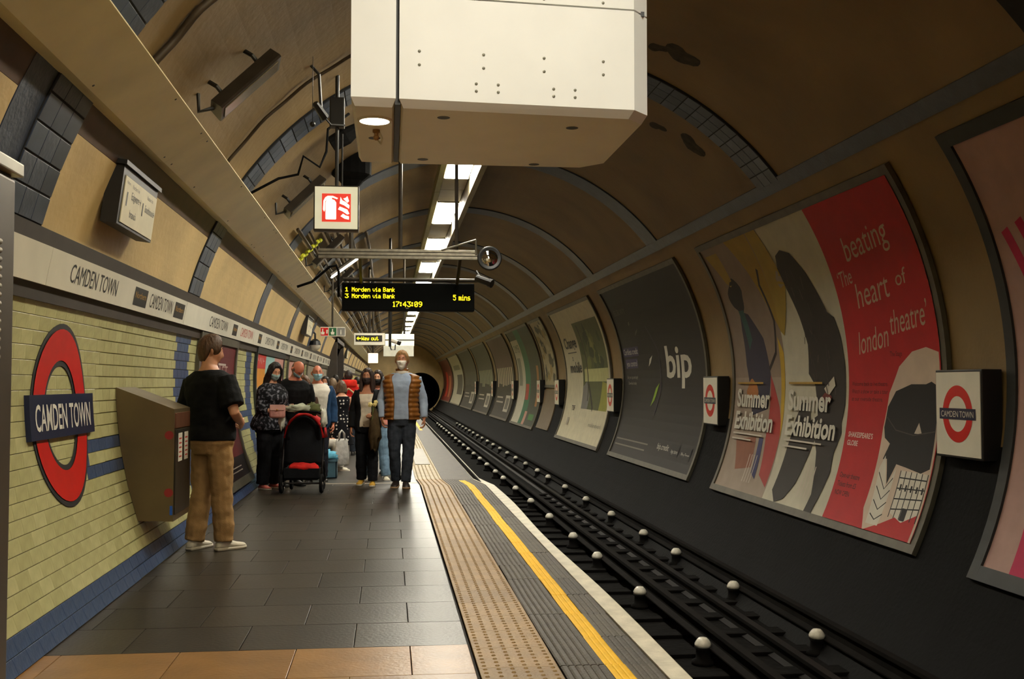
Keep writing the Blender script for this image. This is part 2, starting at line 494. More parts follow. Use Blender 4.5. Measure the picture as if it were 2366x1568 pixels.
for r in range(NROW):
    a = A_FOOT - (r + .5) * TH * DEG
    y = 2.6 + (TW/2 if r % 2 else 0)
    while y < 36.4:
        c = tile_color(r, y)
        hidden = any(p0 + .1 < y < p1 - .1 for p0, p1 in POSTERS_L) and 3 <= r <= 21
        if not hidden:
            o, eu, ev, en = tile_frame(a, y)
            if r == 10 and abs(y - 7.6) < .01:
                for q_, c_ in ((7.55, 0), (7.65, 3)):
                    w = link('wall_tile', tile_hm[c_], wl_up); o2 = tile_frame(a, q_)[0]
                    mt = Matrix((eu, ev, en)).transposed().to_4x4(); mt.translation = o2; w.matrix_world = mt
            elif 5.25 < y < 8.1 and n_single < 320:
                w = link('wall_tile', tile_me[c], wl_up)
                mt = Matrix((eu, ev, en)).transposed().to_4x4(); mt.translation = o
                w.matrix_world = mt; n_single += 1
            else:
                h, k, d = .0994, .0425, .009
                vs = [o+eu*sx*h+ev*sy*k for sx, sy in ((-1,-1),(1,-1),(1,1),(-1,1))] + [o+en*d+eu*sx*(h-.0015)+ev*sy*(k-.003) for sx, sy in ((-1,-1),(1,-1),(1,1),(-1,1))]
                rest.add(vs, [(4,5,6,7),(0,1,5,4),(1,2,6,5),(2,3,7,6),(3,0,4,7)], c)
        y += TW
o = rest.build('wall_tiles', TM, wl_up, fix=True); tag(o, kind='stuff')
# beyond the passage: plain tiled dado
mb = MB(); slab(mb, 172.5, 204.9, PASS1, Y1, 0, .01, 0)
mb.build('far_tiling', [M_GREEN], wl_up)
# brown band, upper cream panels
mb = MB(); slab(mb, 152, 156, Y0, PASS0, .004, .012, 0); slab(mb, 152, 156, PASS1, Y1, .004, .012, 0)
mb.build('brown_band', [M_BROWN], wl_up)
edges = []
for q in RIBS: edges.append(q)
def cream(y0, y1):
    mb = MB(); slab(mb, 156.05, 165.7, y0, y1, 0, .014, 0, 1.5); mb.build('cream_panel', [M_CREAM], wl_up)
def bluepanel(y0, y1):
    mb = MB(); slab(mb, 152, 165.7, y0, y1, 0, .016, 0, 1.5); mb.build('blue_panel', [M_BLUED], wl_up)
for q0, q1 in zip(RIBS[:-1], RIBS[1:]):
    if q1 < 6.2:
        if q1 > 5:
            bluepanel(Y0, 4.55); cream(4.57, q1 - RIB_W/2 - .35); bluepanel(q1 - RIB_W/2 - .34, q1 - RIB_W/2)
        continue
    y0, y1 = q0 + RIB_W/2 + .005, q1 - RIB_W/2 - .005
    if q0 < PASS0 < q1: cream(y0, PASS0)
    elif q0 < PASS1 < q1: cream(PASS1, y1)
    else: cream(y0, y1)

# ---- ribs over the ceiling and the band along the right wall
def rib_tiles(q, parent, a0, a1, w, off):
    """glazed tiles of one rib, brick fashion"""
    n = int((a1 - a0) / (.16*DEG)); me = [MB().bbox(-.098, .098, -.075, .075, 0, .008, .002).mesh('rib_tile', m, fix=True) for m in (M_BLUED, mat('slate_tile_b', (68,78,96), .3, var=.15, scale=8), mat('slate_tile_c', (55,63,78), .32, var=.15, scale=8))]
    for i in range(n):
        a = a0 + (i + .5) * (a1 - a0) / n
        for j in range(3):
            y = q + (j - 1) * .203 + (0 if i % 2 else 0)
            o, eu, ev, en = tile_frame(a, y)
            w_ = link('rib_tile', random.choice(me), parent)
            mt = Matrix((eu, ev, en)).transposed().to_4x4(); mt.translation = cyl(a, y, off); w_.matrix_world = mt
for k, q in enumerate(RIBS):
    mb = MB()
    if q > 5:
        slab(mb, 37.5, 165.8, q - RIB_W/2, q + RIB_W/2, 0, .022, 0, 2.5)
    else:
        slab(mb, 37.5, 150, q - RIB_W/2, q + RIB_W/2, 0, .022, 0, 2.5)
    rb = tag(mb.build('trim_%d' % (10 + k), [mat('slate_joint', (30,32,36), .8) if 5 < q < 12 else M_BLUED]), kind='structure')
    if 5 < q < 7: rib_tiles(q, rb, 108, 165.6, RIB_W, .022)
    elif 7 < q < 12: rib_tiles(q, rb, 37.7, 165.6, RIB_W, .022)
mb = MB(); slab(mb, 35.9, 38.4, Y0, Y1, 0, .026, 0)
tag(mb.build('trim_4', [M_BLUED]), kind='structure')
# dark borders above and below the frieze
mb = MB(); slab(mb, 165.7, 167.2, Y0, PASS0, .0, .05, 0, 1); slab(mb, 171.0, 172.6, Y0, PASS0, 0, .035, 0, 1)
slab(mb, 165.7, 167.2, PASS1, Y1, .0, .05, 0, 1); slab(mb, 171.0, 172.6, PASS1, Y1, 0, .035, 0, 1)
tag(mb.build('trim_5', [mat('frieze_border', (52,42,34), .5, var=.2)]), kind='structure')
# stains left by old fixings on the ceiling
M_STAIN = mat('old_adhesive', (58,52,44), .8, var=.4, scale=12)
for (px_, py_, s) in ((1575,128,.5), (1520,110,.28), (1600,335,.5), (1520,290,.3)):
    d = ray(px_, py_); t = 3.0
    for _ in range(200):
        p = V((0,0,CAMZ)) + d*t
        if (p.x - XC)**2 + (p.z - ZC)**2 > (R - .004)**2: break
        t += .05
    a = math.degrees(math.atan2(p.z - ZC, p.x - XC)); yy = p.y
    pts = []
    for i in range(22):
        t_ = 2*PI*i/22; q = 1 + .28*math.sin(2*t_ + px_) + .16*math.sin(3*t_ + 1) + random.uniform(-.05, .05)
        pts.append((s*.40*q*math.cos(t_), s*.30*q*math.sin(t_)))
    mb = MB(); put(mb, (pts, [tuple(range(22))]), lambda u, v, off: cyl(a + v*DEG, yy + u, off), .003, 0, .06)
    mb.build('stain', [M_STAIN], ceil, fix=False)
# ------------------------------------------------------------------ lighting strip on the crown
LX, LZ = 1.06, 4.72
M_LAMPCASE = mat('lamp_casing', (150,140,112), .5, var=.1, scale=3)
M_LAMPGRN = mat('casing_edge', (128,124,72), .5, var=.15, scale=3)
M_DIFF = bpy.data.materials.new('lamp_diffuser'); M_DIFF.use_nodes = True
_b = M_DIFF.node_tree.nodes['Principled BSDF']; _b.inputs['Base Color'].default_value = (.8,.8,.8,1)
_b.inputs['Emission Color'].default_value = (*LAMP_COLOR, 1); _b.inputs['Emission Strength'].default_value = LAMP_STRENGTH
t = thing('lighting_trunking', 'long cream lighting trunking fixed along the crown of the tunnel', 'trunking', (LX, 0, LZ))
for k in range(-1, 19):
    y0 = 1.1 + 4.95*k - 2.475
    mb = MB(); mb.box(-.2, .2, y0 + .01, y0 + 4.94, 0, .12)
    mb.build('casing', [M_LAMPCASE], t)
    mb = MB(); mb.box(-.30, -.215, y0 + .01, y0 + 4.94, -.045, .14); mb.build('casing_edge', [M_LAMPGRN], t)
    mb = MB(); mb.box(.215, .30, y0 + .01, y0 + 4.94, -.26, .14); mb.build('casing_edge', [M_LAMPCASE], t)  # right-hand edge made deeper, shaped to keep lamplight off the upper right wall
dm = MB().bbox(-.185, .185, -1.28, 1.28, -.035, -.002, .006).mesh('diffuser', M_DIFF, fix=True)
dm_off = MB().bbox(-.185, .185, -1.28, 1.28, -.035, -.002, .006).mesh('diffuser', mat('dimmed_diffuser', (255,240,202), .4, var=0, emit=LAMP_STRENGTH*.42), fix=True)   # unseen light above the white box, dimmed to balance left and right
fm = MB().box(-.20, .20, -1.32, -1.285, -.03, -.002).box(-.20, .20, 1.285, 1.32, -.03, -.002).mesh('end_cap', M_LAMPCASE, fix=True)
for k in range(-1, 19):
    y = 1.1 + 4.95*k
    n = k - 3
    lab = ('flat white ceiling light, %s along the crown beyond the hanging white box' % ORD[n]) if n >= 0 else \
          ('flat white ceiling light overhead, %s back from the far end of the hanging white box' % ORD[-n - 1])
    l = thing('ceiling_light', lab, 'ceiling light', (LX, y, LZ), group='ceiling lights along the crown')
    link('diffuser', dm if k != 1 else dm_off, l); link('end_cap', fm, l)

# ------------------------------------------------------------------ cream cable trunking along the left haunch
t = thing('cable_trunking', 'cream metal cable trunking running along the left haunch above the platform', 'trunking', (0, 0, 0))
prof = [(-1.60, 2.98), (-1.30, 3.19), (-1.33, 3.24), (-1.58, 3.38), (-1.73, 3.02)]
screw = MB().lathe([(.001,.004),(.008,.003),(.009,0)], n=6).mesh('screw', M_STEELD)
dirp = V((.30, 0, .21)).normalized(); nrm = V((.21, 0, -.30)).normalized()
for k in range(0, 19):
    y0 = -1.8 + 4.85*k; y1 = y0 + 4.846
    mb = MB(); mb.extrude(prof, [y0, y1], None, 0, True)
    mb.build('cover_panel', [M_TRUNK], t)
    if 2 < y0 + 4 and y0 < 24:
        for j in range(6):
            for s in (.03, .335):
                if (j in (0, 5)) or (j + (s > .1)) % 2:
                    yy = y0 + .12 + j*.92
                    o = link('screw', screw, t); p = V((-1.60, yy, 2.98)) + dirp*s + nrm*.001
                    o.location = p; o.rotation_euler = nrm.to_track_quat('Z', 'Y').to_euler()
# pale dust ledge line behind the trunking
# ------------------------------------------------------------------ frieze boards
M_GOLD = mat('gold_lettering', (190,142,48), .5, var=.1)
FA0, FA1 = 171.0, 167.2
boards = [(5.0, 6.52)] + [(6.53 + 0, 10.74)] + [(10.75 + 5.4*k, 10.75 + 5.4*k + 5.39) for k in range(0, 5)]
boards[-1] = (boards[-1][0], PASS0 - .05)
def frieze(y0, y1, items, label):
    f = thing('frieze_board', label, 'sign', cyl(169.2, y0, .05), group='white frieze boards along the left wall')
    mb = MB()
    slab(mb, 171.0, 167.2, y0, y1, .036, .066, 0, 1)
    b = mb.build('board', [M_WHITE], None); b.parent = f; b.matrix_parent_inverse = f.matrix_basis.inverted()
    mp = on_left(y0, 171.0); H = 3.8 / DEG
    for kind, u, w in items:
        mb = MB()
        if kind == 't':
            put(mb, text('CAMDEN TOWN', u, H*.27, .125, w), mp, .0675, 0)
            q = mb.build('lettering', [M_INK], None, fix=False)
        elif kind == 'r':
            put(mb, text('CAMDEN TOWN', u, H*.27, .125, w), mp, .0675, 0)
            q = mb.build('lettering', [mat('red_lettering', (190,60,60), .5)], None, fix=False)
        else:
            put(mb, rect(u, H*.18, u + w, H*.82), mp, .0672, 0)
            put(mb, text('Northern', u + .04, H*.45, .055, w - .08), mp, .0685, 1)
            q = mb.build('line_panel', [M_INK, M_GOLD], None, fix=False)
        q.parent = f; q.matrix_parent_inverse = f.matrix_basis.inverted()
frieze(*boards[0], [], 'short white frieze board half hidden behind the dark steel cabinet')
frieze(*boards[1], [('t', .42, 1.15), ('n', 2.10, .44), ('t', 2.66, .92), ('n', 3.68, .46)], 'white frieze board above the red roundel, reading CAMDEN TOWN twice in black')
for k, (a, b) in enumerate(boards[2:]):
    frieze(a, b, [('t', 1.45, 1.3), ('n', 3.2, .4)] + ([('r' if k == 0 else 't', 3.95, 1.25)] if b - a > 5.2 else []) + ([('n', .5, .4)] if k else []),
           'white CAMDEN TOWN frieze board, %s beyond the one over the roundel' % ORD[k])
k0 = PASS1 + .2
for k in range(4):
    frieze(k0 + 5.4*k, k0 + 5.4*k + 5.35, [('n', .5, .4), ('t', 1.3, 1.2), ('n', 3.0, .4), ('t', 3.9, 1.2)], 'white CAMDEN TOWN frieze board beyond the dark passage, %s from it' % ORD[k])

# ------------------------------------------------------------------ big roundel on the tiled wall
def world_parent(o, p):
    o.parent = p; o.matrix_parent_inverse = p.matrix_basis.inverted(); return o
RY = 7.15; RA = 180 + math.degrees(math.asin((ZC - 1.205)/R))
f = thing('station_roundel', 'large red ring roundel with navy CAMDEN TOWN bar on the pale tiles', 'sign', cyl(RA, RY, .02))
mp = on_left(RY, RA)
def layer(name, shapes, m, o0, o1, step=.07):
    """enamel piece with a real edge"""
    mb = MB()
    for s in shapes: put(mb, s, mp, o1, 0, step)
    o = mb.build(name, [m], None, fix=False)
    bm = bmesh.new(); bm.from_mesh(o.data); bmesh.ops.remove_doubles(bm, verts=bm.verts[:], dist=.0003)
    bmesh.ops.recalc_face_normals(bm, faces=bm.faces[:])
    bm.to_mesh(o.data); bm.free()
    return world_parent(o, f)
layer('ring_border', [ringshape(0, 0, .315, .585)], M_INK, 0, .0165)
layer('ring', [ringshape(0, 0, .35, .55)], M_RED, 0, .0205)
# solid backing so that the roundel stands off the wall
mb = MB(); n = 40; rings = []
for off, r0, r1 in ((.004, .32, .58), (.016, .32, .58)):
    rings.append([mp(r1*math.cos(2*PI*i/n), r1*math.sin(2*PI*i/n), off) for i in range(n)])
mb.loft(rings, 0, caps=False)
world_parent(mb.build('ring_edge', [M_INK]), f)
mb = MB(); slab(mb, RA + .135*DEG, RA - .135*DEG, RY - .67, RY + .67, .004, .040, 0, 1.2)
world_parent(mb.build('name_bar', [M_NAVY]), f)
mb = MB(); put(mb, text('CAMDEN TOWN', 0, -.082, .165, 1.16, align='c', bold=.012), mp, .0418, 0, .05)
world_parent(mb.build('lettering', [mat('white_lettering', (225,222,212), .4)], fix=False), f)

# ------------------------------------------------------------------ stainless cabinet on the tiled wall beyond the roundel
t = thing('steel_wall_cabinet', 'stainless steel cabinet with sloping top fixed to the tiled wall behind the man', 'cabinet', (-1.85, 8.9, .35))
cy0, cy1 = 8.58, 9.24
side = [(cyl(180 + q, 0, .012).x, cyl(180 + q, 0).z) for q in (18.5, 14, 9, 4, 1.2)] + [(-1.64, 1.21), (-1.64, .35)]
mb = MB(); mb.loft([[(x, y, z) for x, z in side] for y in (cy0, cy1)], 0)
world_parent(mb.build('body', [mat('cabinet_bronze', (112,97,70), .42, .6, var=.08, scale=4)]), t)
mb = MB(); mb.bbox(-1.646, -1.632, cy0 + .03, cy1 - .03, 1.06, 1.18, .003); world_parent(mb.build('door_head', [mat('copper_strip', (128,84,62), .4, .5)]), t)
mb = MB(); mb.bbox(-1.640, -1.630, cy0 + .02, cy1 - .02, .40, 1.05, .003); world_parent(mb.build('door', [M_STEELD]), t)
for yq in (8.70, 8.95):
    mb = MB(); mb.box(-1.631, -1.629, yq, yq + .16, .80, 1.02); 
    for i in range(5): mb.box(-1.629, -1.6285, yq + .03, yq + .13, .83 + .035*i, .842 + .035*i, 1)
    world_parent(mb.build('notice_label', [M_WHITE, mat('label_red', (190,60,50), .5)]), t)
for z in (1.06, .62):
    mb = MB(); mb.lathe([(.001,.004),(.032,.003),(.034,0)], (-1.676, cy0 - .001, z - .05), 'y', 12)
    for v in range(len(mb.v)):
        pass
    o = mb.build('red_button', [mat('dull_red', (150,36,36), .5)]); world_parent(o, t)
mb = MB(); mb.box(-1.665, -1.645, cy0 - .006, cy0, .40, .47); world_parent(mb.build('blue_tag', [mat('blue_tag', (30,90,190), .4)]), t)

# ------------------------------------------------------------------ tall dark steel cabinet at the left edge
t = thing('tall_steel_cabinet', 'tall dark steel cabinet with louvre slots at the left edge of the view', 'cabinet', (-1.6, 3.6, 0))
mb = MB(); mb.bbox(-1.80, -1.395, 2.35, 4.22, .0, 2.17, .012); world_parent(mb.build('body', [mat('cabinet_steel', (92,82,68), .42, .55, var=.1, scale=3)]), t)
mb = MB(); mb.bbox(-1.86, -1.375, 2.33, 4.25, 2.185, 2.235, .006); world_parent(mb.build('top_cover', [mat('cabinet_top', (176,170,150), .35, .4, var=.1)]), t)
mb = MB(); mb.box(-1.85, -1.41, 2.36, 4.21, 2.165, 2.19); world_parent(mb.build('shadow_gap', [M_BLACK]), t)
lv = MB()
# one pressed louvre: a half-round hood over a slot
lr = []
for i in range(7):
    q = PI*i/6
    lr.append([(.0, -.05, -.011*math.cos(q)), (.010*math.sin(q) + .001, -.04, -.011*math.cos(q)), (.010*math.sin(q) + .001, .04, -.011*math.cos(q)), (0, .05, -.011*math.cos(q))])
lv.loft(lr, 0)
lme = lv.mesh('louvre', mat('louvre_steel', (150,138,112), .3, .7), True, True)
for c_ in range(3):
    for r_ in range(14):
        o = link('louvre', lme, t); world_parent(o, t)
        o.location = (-1.3945, 4.06 - .16*c_ - .04, 1.92 - .032*r_ - (.02 if c_ else 0))

# ------------------------------------------------------------------ line diagram board on the upper left wall and its sisters
M_PAPER = mat('paper', (206,198,168), .5, var=.05)
def wall_board(yc, label, lines, z=2.67, L=1.02, H=.40):
    a = 180 - math.degrees(math.asin((z - ZC)/R))
    f = thing('direction_board', label, 'sign', cyl(a, yc, .02), group='direction boards on the upper left wall')
    base = cyl(a, yc, .0); up = V((.13, 0, 1)).normalized(); en = V((1, 0, -.13)).normalized()
    mpb = on_plane(base + en*.085, (0,1,0), up, en)
    def ob(u0, u1, v0, v1, o0, o1, name, m):
        mb = MB(); c = [mpb(u, v, o) for o in (o0, o1) for u, v in ((u0,v0),(u1,v0),(u1,v1),(u0,v1))]
        mb.add(c, [(0,3,2,1),(4,5,6,7),(0,1,5,4),(1,2,6,5),(2,3,7,6),(3,0,4,7)])
        return world_parent(mb.build(name, [m]), f)
    ob(-L/2, L/2, -H/2, H/2, -.075, .03, 'case', M_BLACK)
    ob(-L/2 - .03, L/2 + .03, H/2 - .01, H/2 + .02, -.09, .05, 'hood', M_BLACK)
    ob(-L/2 + .06, L/2 - .02, -H/2 + .02, H/2 - .07, .03, .036, 'face', M_PAPER)
    mb = MB()
    for (s, u, v, h, w) in lines: put(mb, text(s, u*.82, v, h, (w or .05)*.82), mpb, .0375, 0)
    world_parent(mb.build('lettering', [M_INK], fix=False), f)
LN = [('Platform', -.5, .085, .022, .11), ('1', -.46, -.06, .10, .035), ('Northern line', -.30, .075, .03, .24), ('Edgware', -.30, .0, .055, .27),
      ('branch', -.30, -.12, .055, .22), ('→', -.01, .0, .05, None), ('1', .10, -.06, .10, .035), ('Northern line', .24, .075, .03, .22), ('Southbound', .20, -.02, .055, .33), ('→', .52, -.02, .045, None)]
wall_board(7.80, 'black-cased direction board on the cream panel above the CAMDEN TOWN frieze, nearest of its kind', LN)
wall_board(24.3, 'second direction board along the upper left wall, small and dark-cased', LN, L=1.5)
wall_board(46.5, 'farthest direction board, on the upper wall beyond the dark passage', LN, L=1.4)

# ------------------------------------------------------------------ big white box hanging over the platform
M_BOX = mat('white_box_paint', (244,243,236), .45, var=.03, scale=3)
bx0, bx1, by0, by1, bz0, bz1 = -.155, 1.08, 4.27, 5.45, 2.51, 3.85
t = thing('hanging_equipment_box', 'big white metal equipment box hanging low over the platform', 'equipment box', ((bx0+bx1)/2, (by0+by1)/2, bz0))
out = [(.035, by0 + .012), (bx1 - .075, by0 + .085), (bx1, by0 + .17), (bx1, by1 - .12), (bx1 - .10, by1), (.035, by1)]
zs = [(bz0, .035), (bz0 + .03, .0), (2.955, 0)]
def bevel_loft(pts, zs):
    cx = sum(p[0] for p in pts)/len(pts); cy = sum(p[1] for p in pts)/len(pts)
    return [[(p[0] - math.copysign(b, p[0]-cx)*.5, p[1] - math.copysign(b, p[1]-cy), z) for p in pts] for z, b in zs]
mb = MB(); mb.loft(bevel_loft(out, zs), 0); world_parent(mb.build('lower_cover', [M_BOX]), t)
mb = MB(); mb.loft(bevel_loft(out, [(2.962, 0), (bz1, 0)]), 0); world_parent(mb.build('upper_cover', [M_BOX]), t)
mb = MB(); mb.loft(bevel_loft([(bx0, by0), (.022, by0 + .01), (.022, by1), (bx0, by1 - .03)], [(bz0, .03), (bz0 + .03, 0), (bz1, 0)]), 0)
world_parent(mb.build('end_cover', [M_BOX]), t)
mb = MB(); mb.box(.018, .04, by0 + .03, by1 - .02, bz0 + .01, bz1 - .01); mb.box(.03, bx1 - .02, by0 + .13, by1 - .02, 2.95, 2.97)
world_parent(mb.build('seam', [M_BLACK]), t)
fn = V((out[1][0] - out[0][0], out[1][1] - out[0][1], 0)).normalized(); fo = V((fn.y, -fn.x, 0))
mpf = on_plane((out[0][0], out[0][1], 0), fn, (0,0,1), fo)
sme = MB().lathe([(.001,.003),(.006,.002),(.0065,0)], n=8).mesh('screw', mat('screw_dull', (120,116,100), .5, .5))
for u, zz in [(.08,2.755),(.08,2.70),(.34,2.755),(.34,2.70),(.59,2.755),(.59,2.70),(.84,2.755),(.84,2.70),(.31,2.635),(.31,2.605),(.40,2.635),(.40,2.605),(.63,2.63),(.63,2.60),(.72,2.63),(.72,2.60),(.08,3.0),(.34,3.0),(.59,3.0),(.84,3.0)]:
    o = link('screw', sme); world_parent(o, t); o.matrix_basis = Matrix.Translation(mpf(u, zz - .02, .0005)) @ fo.to_track_quat('Z', 'Y').to_matrix().to_4x4()
hole = MB().lathe([(.001,-.001),(.026,-.001),(.027,.0)], n=14).mesh('vent_hole', M_BLACK)
for hx, hy in ((.22, 4.45), (.78, 4.57), (.16, 5.30), (.72, 5.36), (-.07, 4.86)):
    o = link('vent_hole', hole); world_parent(o, t); o.location = (hx, hy, bz0 - .0005)
mb = MB(); put(mb, rect(.26, 3.03, .91, 3.5), mpf, .002, 0); world_parent(mb.build('grille_panel', [mat('grille_speckle', (150,146,124), .5, var=.5, scale=70)], fix=False), t)
mb = MB(); mb.box(bx1 - .002, bx1 + .002, by0 + .22, by0 + .27, 2.99, 3.3); world_parent(mb.build('side_slot', [M_STEELD]), t)
for hx in (.15, .85):
    mb = MB(); mb.tube([(hx, 4.9, bz1 - .02), (hx, 4.9, 4.86)], .025, 10); world_parent(mb.build('hanger', [M_STEELD]), t)
# downlight and small camera under the box
f = thing('round_downlight', 'small round glowing downlight under the corner of the white box', 'light', (-.065, 4.52, bz0))
mb = MB(); mb.lathe([(.001,-.006),(.062,-.006),(.066,.0)], (-.065, 4.52, bz0 - .002), 'z', 24)
world_parent(mb.build('lens', [mat('downlight', (255,236,200), emit=14)]), f)
mb = MB(); mb.lathe([(.066,-.008),(.072,-.006),(.074,.0),(.066,0)], (-.065, 4.52, bz0), 'z', 24); world_parent(mb.build('rim', [M_WHITE]), f)
f = thing('box_sensor', 'tiny round sensor on a stalk beside the downlight under the white box', 'sensor', (-.06, 4.70, bz0))
mb = MB(); mb.lathe([(.016,0),(.016,-.012),(.009,-.016),(.009,-.028)], (-.06, 4.70, bz0), 'z', 12); mb.ball((-.06, 4.70, bz0 - .034), .013); world_parent(mb.build('head', [mat('brass_dull', (150,112,66), .35, .6)]), f)
mb = MB(); mb.tube([(-.05, 4.71, bz0), (-.035, 4.73, bz0 - .03), (-.04, 4.75, bz0 - .05), (-.055, 4.76, bz0 - .03), (-.05, 4.77, bz0)], .004, 6); world_parent(mb.build('cable', [M_PAPER]), f)

# ------------------------------------------------------------------ illuminated fire point sign
Yf = 10.3
c0 = atY(777, 480, Yf); S = .40
t = thing('fire_point_sign', 'square lit sign with white fire extinguisher and flames on red', 'sign', c0)
mb = MB(); mb.bbox(c0.x - S/2 - .012, c0.x + S/2 + .012, Yf, Yf + .12, c0.z - S/2 - .018, c0.z + S/2 + .012, .006); world_parent(mb.build('case', [M_STEELD]), t)
mb = MB(); mb.box(c0.x - S/2, c0.x + S/2, Yf - .006, Yf + .002, c0.z - S/2, c0.z + S/2); world_parent(mb.build('face', [mat('lit_cream', (226,222,192), emit=.55)]), t)
mpS = on_plane((c0.x - S/2, Yf - .006, c0.z - S/2), (S,0,0), (0,0,S), (0,-1,0))
mb = MB(); put(mb, rect(.165, .165, .84, .835), mpS, .002, 0)
ext = [(.26,.22),(.49,.22),(.5,.24),(.5,.62),(.46,.68),(.40,.70),(.40,.74),(.52,.70),(.54,.73),(.42,.78),(.30,.78),(.24,.74),(.20,.66),(.19,.45),(.22,.40),(.24,.45),(.24,.64),(.28,.70),(.25,.62),(.25,.24)]
put(mb, (ext, [tuple(range(len(ext)))]), mpS, .004, 1)
for fl in ([(.60,.30),(.70,.24),(.80,.22),(.80,.30),(.72,.32),(.66,.36)], [(.54,.46),(.64,.42),(.76,.34),(.81,.36),(.76,.46),(.66,.50),(.58,.53)],
           [(.58,.60),(.68,.56),(.80,.48),(.81,.56),(.72,.64),(.64,.68),(.60,.76)], [(.66,.72),(.76,.62),(.80,.66),(.76,.78),(.72,.74)]):
    put(mb, poly(*fl), mpS, .004, 1)
world_parent(mb.build('pictogram', [mat('lit_red', (226,60,46), emit=.7), mat('lit_white', (255,250,236), emit=1.0)], fix=False), t)
mb = MB(); top = cyl(90, Yf).z
mb.tube([(c0.x, Yf + .06, c0.z + S/2), (c0.x, Yf + .06, c0.z + .78)], .018, 10); mb.tube([(c0.x + .05, Yf + .06, c0.z + S/2), (c0.x + .05, Yf + .06, c0.z + .72)], .008, 8)
mb.bbox(c0.x - .07, c0.x + .07, Yf, Yf + .12, c0.z + .78, c0.z + 1.06, .01)
a_ = math.degrees(math.acos((c0.x - XC)/R)); mb.tube([(c0.x, Yf + .06, c0.z + 1.05), (c0.x, Yf + .06, cyl(a_, Yf).z)], .02, 8)
world_parent(mb.build('hanger', [M_BLACK]), t)

# ------------------------------------------------------------------ train indicator and its gantry
Yi = 15.0
def seg(mb, a, b, r, n=8, m=0): mb.tube([a, b], r, n, m)
A = atY(790, 652, Yi); B = atY(1096, 719, Yi)
t = thing('train_indicator', 'hanging black dot matrix train indicator showing yellow Morden via Bank times', 'display', ((A.x + B.x)/2, Yi, B.z))
mb = MB(); mb.bbox(A.x, B.x, Yi, Yi + .22, B.z, A.z, .012); world_parent(mb.build('case', [mat('indicator_black', (8,9,9), .7, var=.1, spec=.1)]), t)
mb = MB(); mb.box(A.x + .02, B.x - .02, Yi - .003, Yi + .001, B.z + .02, A.z - .02); world_parent(mb.build('screen', [mat('screen_black', (6,8,7), .7, var=.05, spec=.1)]), t)
GL = {'1':'00100 01100 00100 00100 00100 00100 01110','3':'11111 00010 00100 00010 00001 10001 01110','5':'11111 10000 11110 00001 00001 10001 01110','7':'11111 00001 00010 00100 01000 01000 01000',
 '4':'00010 00110 01010 10010 11111 00010 00010','0':'01110 10001 10011 10101 11001 10001 01110','9':'01110 10001 10001 01111 00001 00010 01100',':':'00000 01100 01100 00000 01100 01100 00000',
 'M':'10001 11011 10101 10101 10001 10001 10001','o':'00000 00000 01110 10001 10001 10001 01110','r':'00000 00000 10110 11001 10000 10000 10000','d':'00001 00001 01101 10011 10001 10001 01111',
 'e':'00000 00000 01110 10001 11111 10000 01110','n':'00000 00000 10110 11001 10001 10001 10001','v':'00000 00000 10001 10001 10001 01010 00100','i':'00100 00000 01100 00100 00100 00100 01110',
 'a':'00000 00000 01110 00001 01111 10001 01111','B':'11110 10001 10001 11110 10001 10001 11110','k':'10000 10000 10010 10100 11000 10100 10010','m':'00000 00000 11010 10101 10101 10101 10101','s':'00000 00000 01110 10000 01110 00001 11110',
 'W':'10001 10001 10001 10101 10101 11011 10001','y':'00000 00000 10001 10001 01111 00001 01110','u':'00000 00000 10001 10001 10001 10011 01101','t':'01000 01000 11100 01000 01000 01001 00110',' ':'00000 '*7}
def dots(mb, s, x, z, w, h, y, m=0):
    """dot matrix lettering, w wide, h high, upper left at x, z"""
    n = sum(4 if c in ' i1:' else 6 for c in s); p = w / n; q = h / 7; cx = x
    for c in s:
        rows = (GL[c].split() + ['00000']*7)[:7]; o = 1 if c in ' i1:' else 0
        for r, row in enumerate(rows):
            for k, b in enumerate(row):
                if b == '1':
                    a0 = cx + (k - o)*p; z0 = z - r*q
                    mb.add([(a0, y, z0 - q*1.02), (a0 + p*1.02, y, z0 - q*1.02), (a0 + p*1.02, y, z0), (a0, y, z0)], [(0,1,2,3)], m)
        cx += (4 if c in ' i1:' else 6) * p
M_LED = mat('yellow_led', (255,226,20), emit=2.6, var=0)
mb = MB()
def dm_(s, x0, x1, y0, y1):
    a = atY(x0, y0, Yi - .005); b = atY(x1, y1, Yi - .005)
    dots(mb, s, a.x, a.z, b.x - a.x, a.z - b.z, Yi - .005)
dm_('1', 798, 806, 663, 673); dm_('Morden via Bank', 813, 914, 663, 674); dm_('3', 797, 807, 678, 688); dm_('Morden via Bank', 813, 914, 678, 689)
dm_('5 mins', 1047, 1088, 681, 694); dm_('17:43:09', 908, 977, 696, 709)
world_parent(mb.build('lettering', [M_LED], fix=False), t)
mb = MB(); p = atY(941, 712, Yi - .004); mb.box(p.x - .02, p.x + .02, Yi - .006, Yi - .002, p.z - .006, p.z + .006); world_parent(mb.build('maker_plate', [M_GALV]), t)
